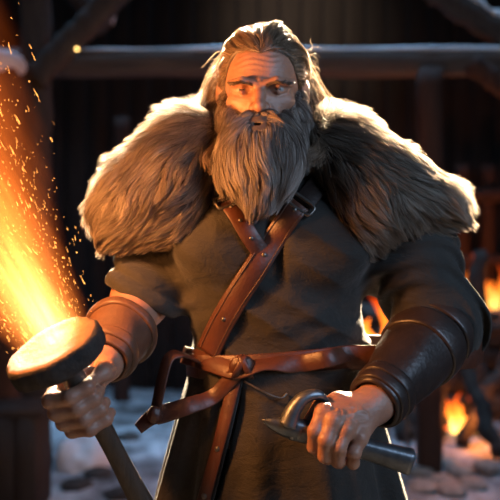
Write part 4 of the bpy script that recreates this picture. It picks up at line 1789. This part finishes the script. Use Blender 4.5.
locks = [([(230, 62, 0.05), (219, 84, 0.055), (211, 108, 0.04), (204, 130, -0.03), (200, 152, -0.095), (204, 172, -0.128)], 0.010, 0.009, 240),
         ([(228, 76, 0.05), (216, 100, 0.045), (208, 120, 0.01), (198, 140, -0.05), (196, 160, -0.10), (201, 178, -0.122)], 0.011, 0.006, 260),
         ([(229, 50, 0.05), (216, 74, 0.06), (207, 100, 0.055), (198, 118, 0.03), (191, 130, 0.0)], 0.009, 0.010, 130),
         ([(226, 96, 0.03), (217, 114, -0.005), (211, 137, -0.07), (209, 158, -0.125), (213, 176, -0.14)], 0.009, 0.006, 200),
         ([(294, 58, 0.05), (305, 84, 0.055), (313, 108, 0.04), (319, 132, -0.03), (323, 152, -0.09), (320, 172, -0.125)], 0.012, 0.008, 330),
         ([(296, 70, 0.05), (309, 94, 0.05), (320, 112, 0.03), (331, 130, -0.02), (337, 148, -0.075)], 0.011, 0.008, 280),
         ([(298, 94, 0.03), (307, 112, -0.005), (313, 135, -0.06), (314, 155, -0.118), (309, 172, -0.142)], 0.010, 0.006, 220),
         ([(296, 50, 0.055), (310, 76, 0.065), (323, 98, 0.055), (339, 114, 0.03), (352, 127, 0.0)], 0.009, 0.011, 150),
         ([(262, 60, 0.09), (262, 90, 0.12), (262, 130, 0.18), (262, 165, 0.22)], 0.035, 0.06, 400)]
for i, (pts, r0, r1, n) in enumerate(locks):
    pth = lock([W(*p_) for p_ in pts], r0 * 2 * 0.62, r1 * 2 * 0.8, n, 0.012, i)
    G.append((pth, 0.00062, np.clip(0.42 + 0.6 * (rng.random(n) - 0.5), 0, 1)))
# loose single hairs
n = 220
s_ = np.where(rng.random(n) < 0.5, -1, 1)
r0 = HW(np.stack([s_ * rng.uniform(0.055, 0.085, n), rng.uniform(0.0, 0.07, n), rng.uniform(-0.07, 0.09, n)], 1))
pth = [r0]
d = nrm(np.stack([s_ * rng.uniform(0.2, 0.9, n), rng.uniform(-0.2, 0.5, n), rng.uniform(-0.5, 0.6, n)], 1))
for k_ in range(9):
    d = nrm(d + np.array([0, 0, -0.22]) + 0.30 * rng.standard_normal((n, 3)))
    pth.append(pth[-1] + d * rng.uniform(0.004, 0.008, (n, 1)))
G.append((np.stack(pth, 1), 0.00045, np.full(n, 0.8)))
strand_part('hair', G, M['hair'], (hV, hQ), M['hair'])

# ------------------------------------------------------------------ torch
torch = empty('torch', TC - TU * 0.6, 'burning torch with round wooden head held in the fist at the left', 'torch')
torch['_w'] = list(TC - TU * 0.6)
hn = 30
sl = np.linspace(0.015, 0.62, hn)
hp = TC - TU * sl[:, None] + 0.003 * np.stack([np.sin(sl * 14), 0 * sl, np.cos(sl * 11)], 1)
hr_ = 0.0172 + 0.0012 * np.sin(sl * 25) + 0.002 * np.exp(-sl / 0.05)
put_child(torch, 'handle', tube(hp, hr_, 20), M['handle'])
RD, TH_ = 0.0775, 0.017


def wobd(a, t):
    return 0.0018 * np.sin(3 * a + 1) + 0.0012 * np.sin(7 * a) + 0.0008 * np.sin(17 * a)


prof = [(0.0, 0.001), (0.0, RD * 0.5), (0.0, RD - 0.005), (0.10, RD), (0.5, RD + 0.001), (0.88, RD), (1.0, RD - 0.004)]
headp = put_child(torch, 'torch_head', lathe(TC - TU * TH_, TC + TU * TH_, prof, 72, False, wobd), M['bark'])
t = NT('burning_end_grain')
tc = t.n('ShaderNodeTexCoord')
n1 = t.tex(60, 5, 0.7)
col = t.ramp(n1.outputs[0], [(0.3, (0.05, 0.02, 0.01)), (0.7, (0.14, 0.06, 0.028))])
M['grain'] = t.done(t.bsdf(col, 0.8, 0, t.bump(n1.outputs[0], 0.6, 0.003)))
ztop = TC + TU * TH_
prof = [(0.0, RD - 0.004), (0.4, RD - 0.009), (0.0, RD * 0.72), (-0.3, RD * 0.4), (-0.3, 0.001)]
put_child(headp, 'end_grain', lathe(ztop, ztop + TU * 0.006, prof, 72, False, wobd), M['grain'])

# flame: glowing gas over the head
FA = nrm(np.array([-0.50, -0.02, 0.86]))
FB = ztop + TU * 0.002 + TE1 * 0.008
FL = 0.62
fx, fy, fz_ = frame_of(FB, FB + FA)
fm = np.stack([fx, fy, fz_], 1)


def flame_r(z):
    return 0.054 + 0.28 * z


zs = np.linspace(-0.03, FL, 20)
a = np.linspace(0, 2 * np.pi, 36, endpoint=False)
Vl = np.concatenate([np.stack([np.cos(a) * flame_r(z_) * 1.15, np.sin(a) * flame_r(z_) * 1.15, np.full(36, z_)], 1) for z_ in zs])
Qf = grid_faces(20, 36, True)
Vl = np.vstack([Vl, [[0, 0, zs[0]], [0, 0, zs[-1]]]])
j = np.arange(36)
Tf = np.vstack([np.stack([(j + 1) % 36, j, np.full(36, 720)], 1), np.stack([19 * 36 + j, 19 * 36 + (j + 1) % 36, np.full(36, 721)], 1)])
# the bottom follows the tilted wooden face, so nothing burns below it
up_l = fm.T @ TU
below = Vl @ up_l < 0.0
Vl[below] -= np.outer((Vl @ up_l)[below], np.array([0, 0, 1]) / up_l[2])
flame = put('flame', Vl, [Qf, Tf], [], None)
flame.parent = torch
flame.matrix_local = Matrix.Translation(Vector(FB - np.array(torch['_w']))) @ Matrix(fm.tolist()).to_4x4()
t = NT('flame_gas')
tc = t.n('ShaderNodeTexCoord')
sp = t.n('ShaderNodeSeparateXYZ')
t.l(tc.outputs['Object'], sp.inputs[0])
r2 = t.math('SQRT', t.math('ADD', t.math('MULTIPLY', sp.outputs[0], sp.outputs[0]), t.math('MULTIPLY', sp.outputs[1], sp.outputs[1])))
R_ = t.math('ADD', t.math('MULTIPLY', sp.outputs[2], 0.28), 0.054)
rel = t.math('DIVIDE', r2, R_)
nf = t.tex(1.0, 3, 0.6, (85, 85, 8))
nf2 = t.tex(1.0, 2, 0.5, (16, 16, 4))
rel = t.math('ADD', rel, t.math('MULTIPLY', t.math('SUBTRACT', nf2.outputs[0], 0.5), 0.7))
edge = t.math('SUBTRACT', 1.12, rel, True)
streak = t.math('POWER', nf.outputs[0], 3.2)
zrel = t.math('DIVIDE', sp.outputs[2], 0.30)
fall = t.math('POWER', 2.718, t.math('MULTIPLY', zrel, -1.95))
den = t.math('MULTIPLY', t.math('MULTIPLY', t.math('POWER', edge, 1.5), fall), t.math('ADD', t.math('MULTIPLY', streak, 6.5), 0.22))
em = t.n('ShaderNodeEmission')
heat = t.math('MULTIPLY', edge, fall)
t.l(t.ramp(heat, [(0.0, (1.0, 0.16, 0.012)), (0.25, (1.0, 0.26, 0.04)), (0.7, (1.0, 0.45, 0.13))]), em.inputs[0])
t.l(t.math('MULTIPLY', den, 88.0), em.inputs[1])
flame.data.materials.append(t.done(em.outputs[0], True))
tag(flame, None)
for z_, e_ in ((0.20, 7.0), (0.42, 46.0)):
    light('torch_light', 'POINT', tuple(FB + FA * z_), e_, (1.0, 0.37, 0.095), shadow_soft_size=0.045)

# sparks flung up with the flame
n = 1300
z_ = rng.uniform(0.0, 0.5, n) ** 1.0
an = rng.uniform(0, 2 * np.pi, n)
rr_ = (0.054 + 0.22 * z_) * (0.80 + 0.62 * rng.random(n) ** 2.2)
loc = np.stack([np.cos(an) * rr_, np.sin(an) * rr_, z_], 1)
dr = np.stack([np.cos(an) * 0.16, np.sin(an) * 0.16, np.ones(n)], 1) + 0.12 * rng.standard_normal((n, 3))
L_ = rng.choice([0.0012, 0.003, 0.008, 0.015], n, p=[0.45, 0.3, 0.17, 0.08])[:, None]
p0_, p1_ = loc, loc + nrm(dr) * L_
pm_ = (p0_ + p1_) / 2 + 0.0006 * rng.standard_normal((n, 3))
pp_ = np.stack([p0_, pm_, p1_], 1) @ fm.T + FB
Vk, Qk = strands(pp_, rng.uniform(0.00016, 0.00042, n), 0.3)
sp_o = put('sparks', Vk, [Qk], M['spark'])
origin(sp_o, FB)
tag(sp_o, 'orange sparks flying up around the torch flame', 'sparks', None, 'stuff')

# ------------------------------------------------------------------ iron tool in the other fist
tool = empty('hammer', W(336, 443, -0.268), 'grey iron hand tool with pointed beak and hook in the right-hand fist', 'tool')
tool['_w'] = list(W(336, 443, -0.268))
tA, tB = W(292, 428, -0.272), W(411, 462, -0.264)
p = lerp(tA, tB, 0) + np.linspace(0, 1, 30)[:, None] * (tB - tA)
wv = np.interp(np.linspace(0, 1, 30), [0, 0.1, 0.3, 0.6, 1.0], [0.035, 0.034, 0.028, 0.031, 0.040])
sec = np.stack([rrect(x * 0.8, x, x * 0.14) for x in wv])
upn = np.tile(np.array([0.12, -0.25, 1.0]), (30, 1))
put_child(tool, 'bar', sweep(p, sec, upn), M['steel'])
b = crom([W(300, 431, -0.272), W(286, 427, -0.274), W(274, 424, -0.276), W(262, 420, -0.278)], 20)
bw = np.interp(np.linspace(0, 1, 20), [0, 0.4, 0.8, 1], [0.036, 0.032, 0.016, 0.002])
sec = np.stack([rrect(x * 0.75, x, x * 0.25) for x in bw])
put_child(tool, 'beak', sweep(b, sec, np.tile(np.array([0.12, -0.25, 1.0]), (20, 1))), M['steel'])
hk = crom([W(288, 424, -0.272), W(293, 411, -0.274), W(301, 400, -0.274), (W(311, 395, -0.272)), W(320, 395, -0.268), W(326, 400, -0.262)], 26)
hw = np.interp(np.linspace(0, 1, 26), [0, 0.35, 0.75, 1], [0.030, 0.021, 0.015, 0.009])
sec = np.stack([rrect(x, x * 1.5, x * 0.3) for x in hw])
put_child(tool, 'hook', sweep(hk, sec, np.tile(np.array([0, -1.0, 0]), (26, 1))), M['steel'])
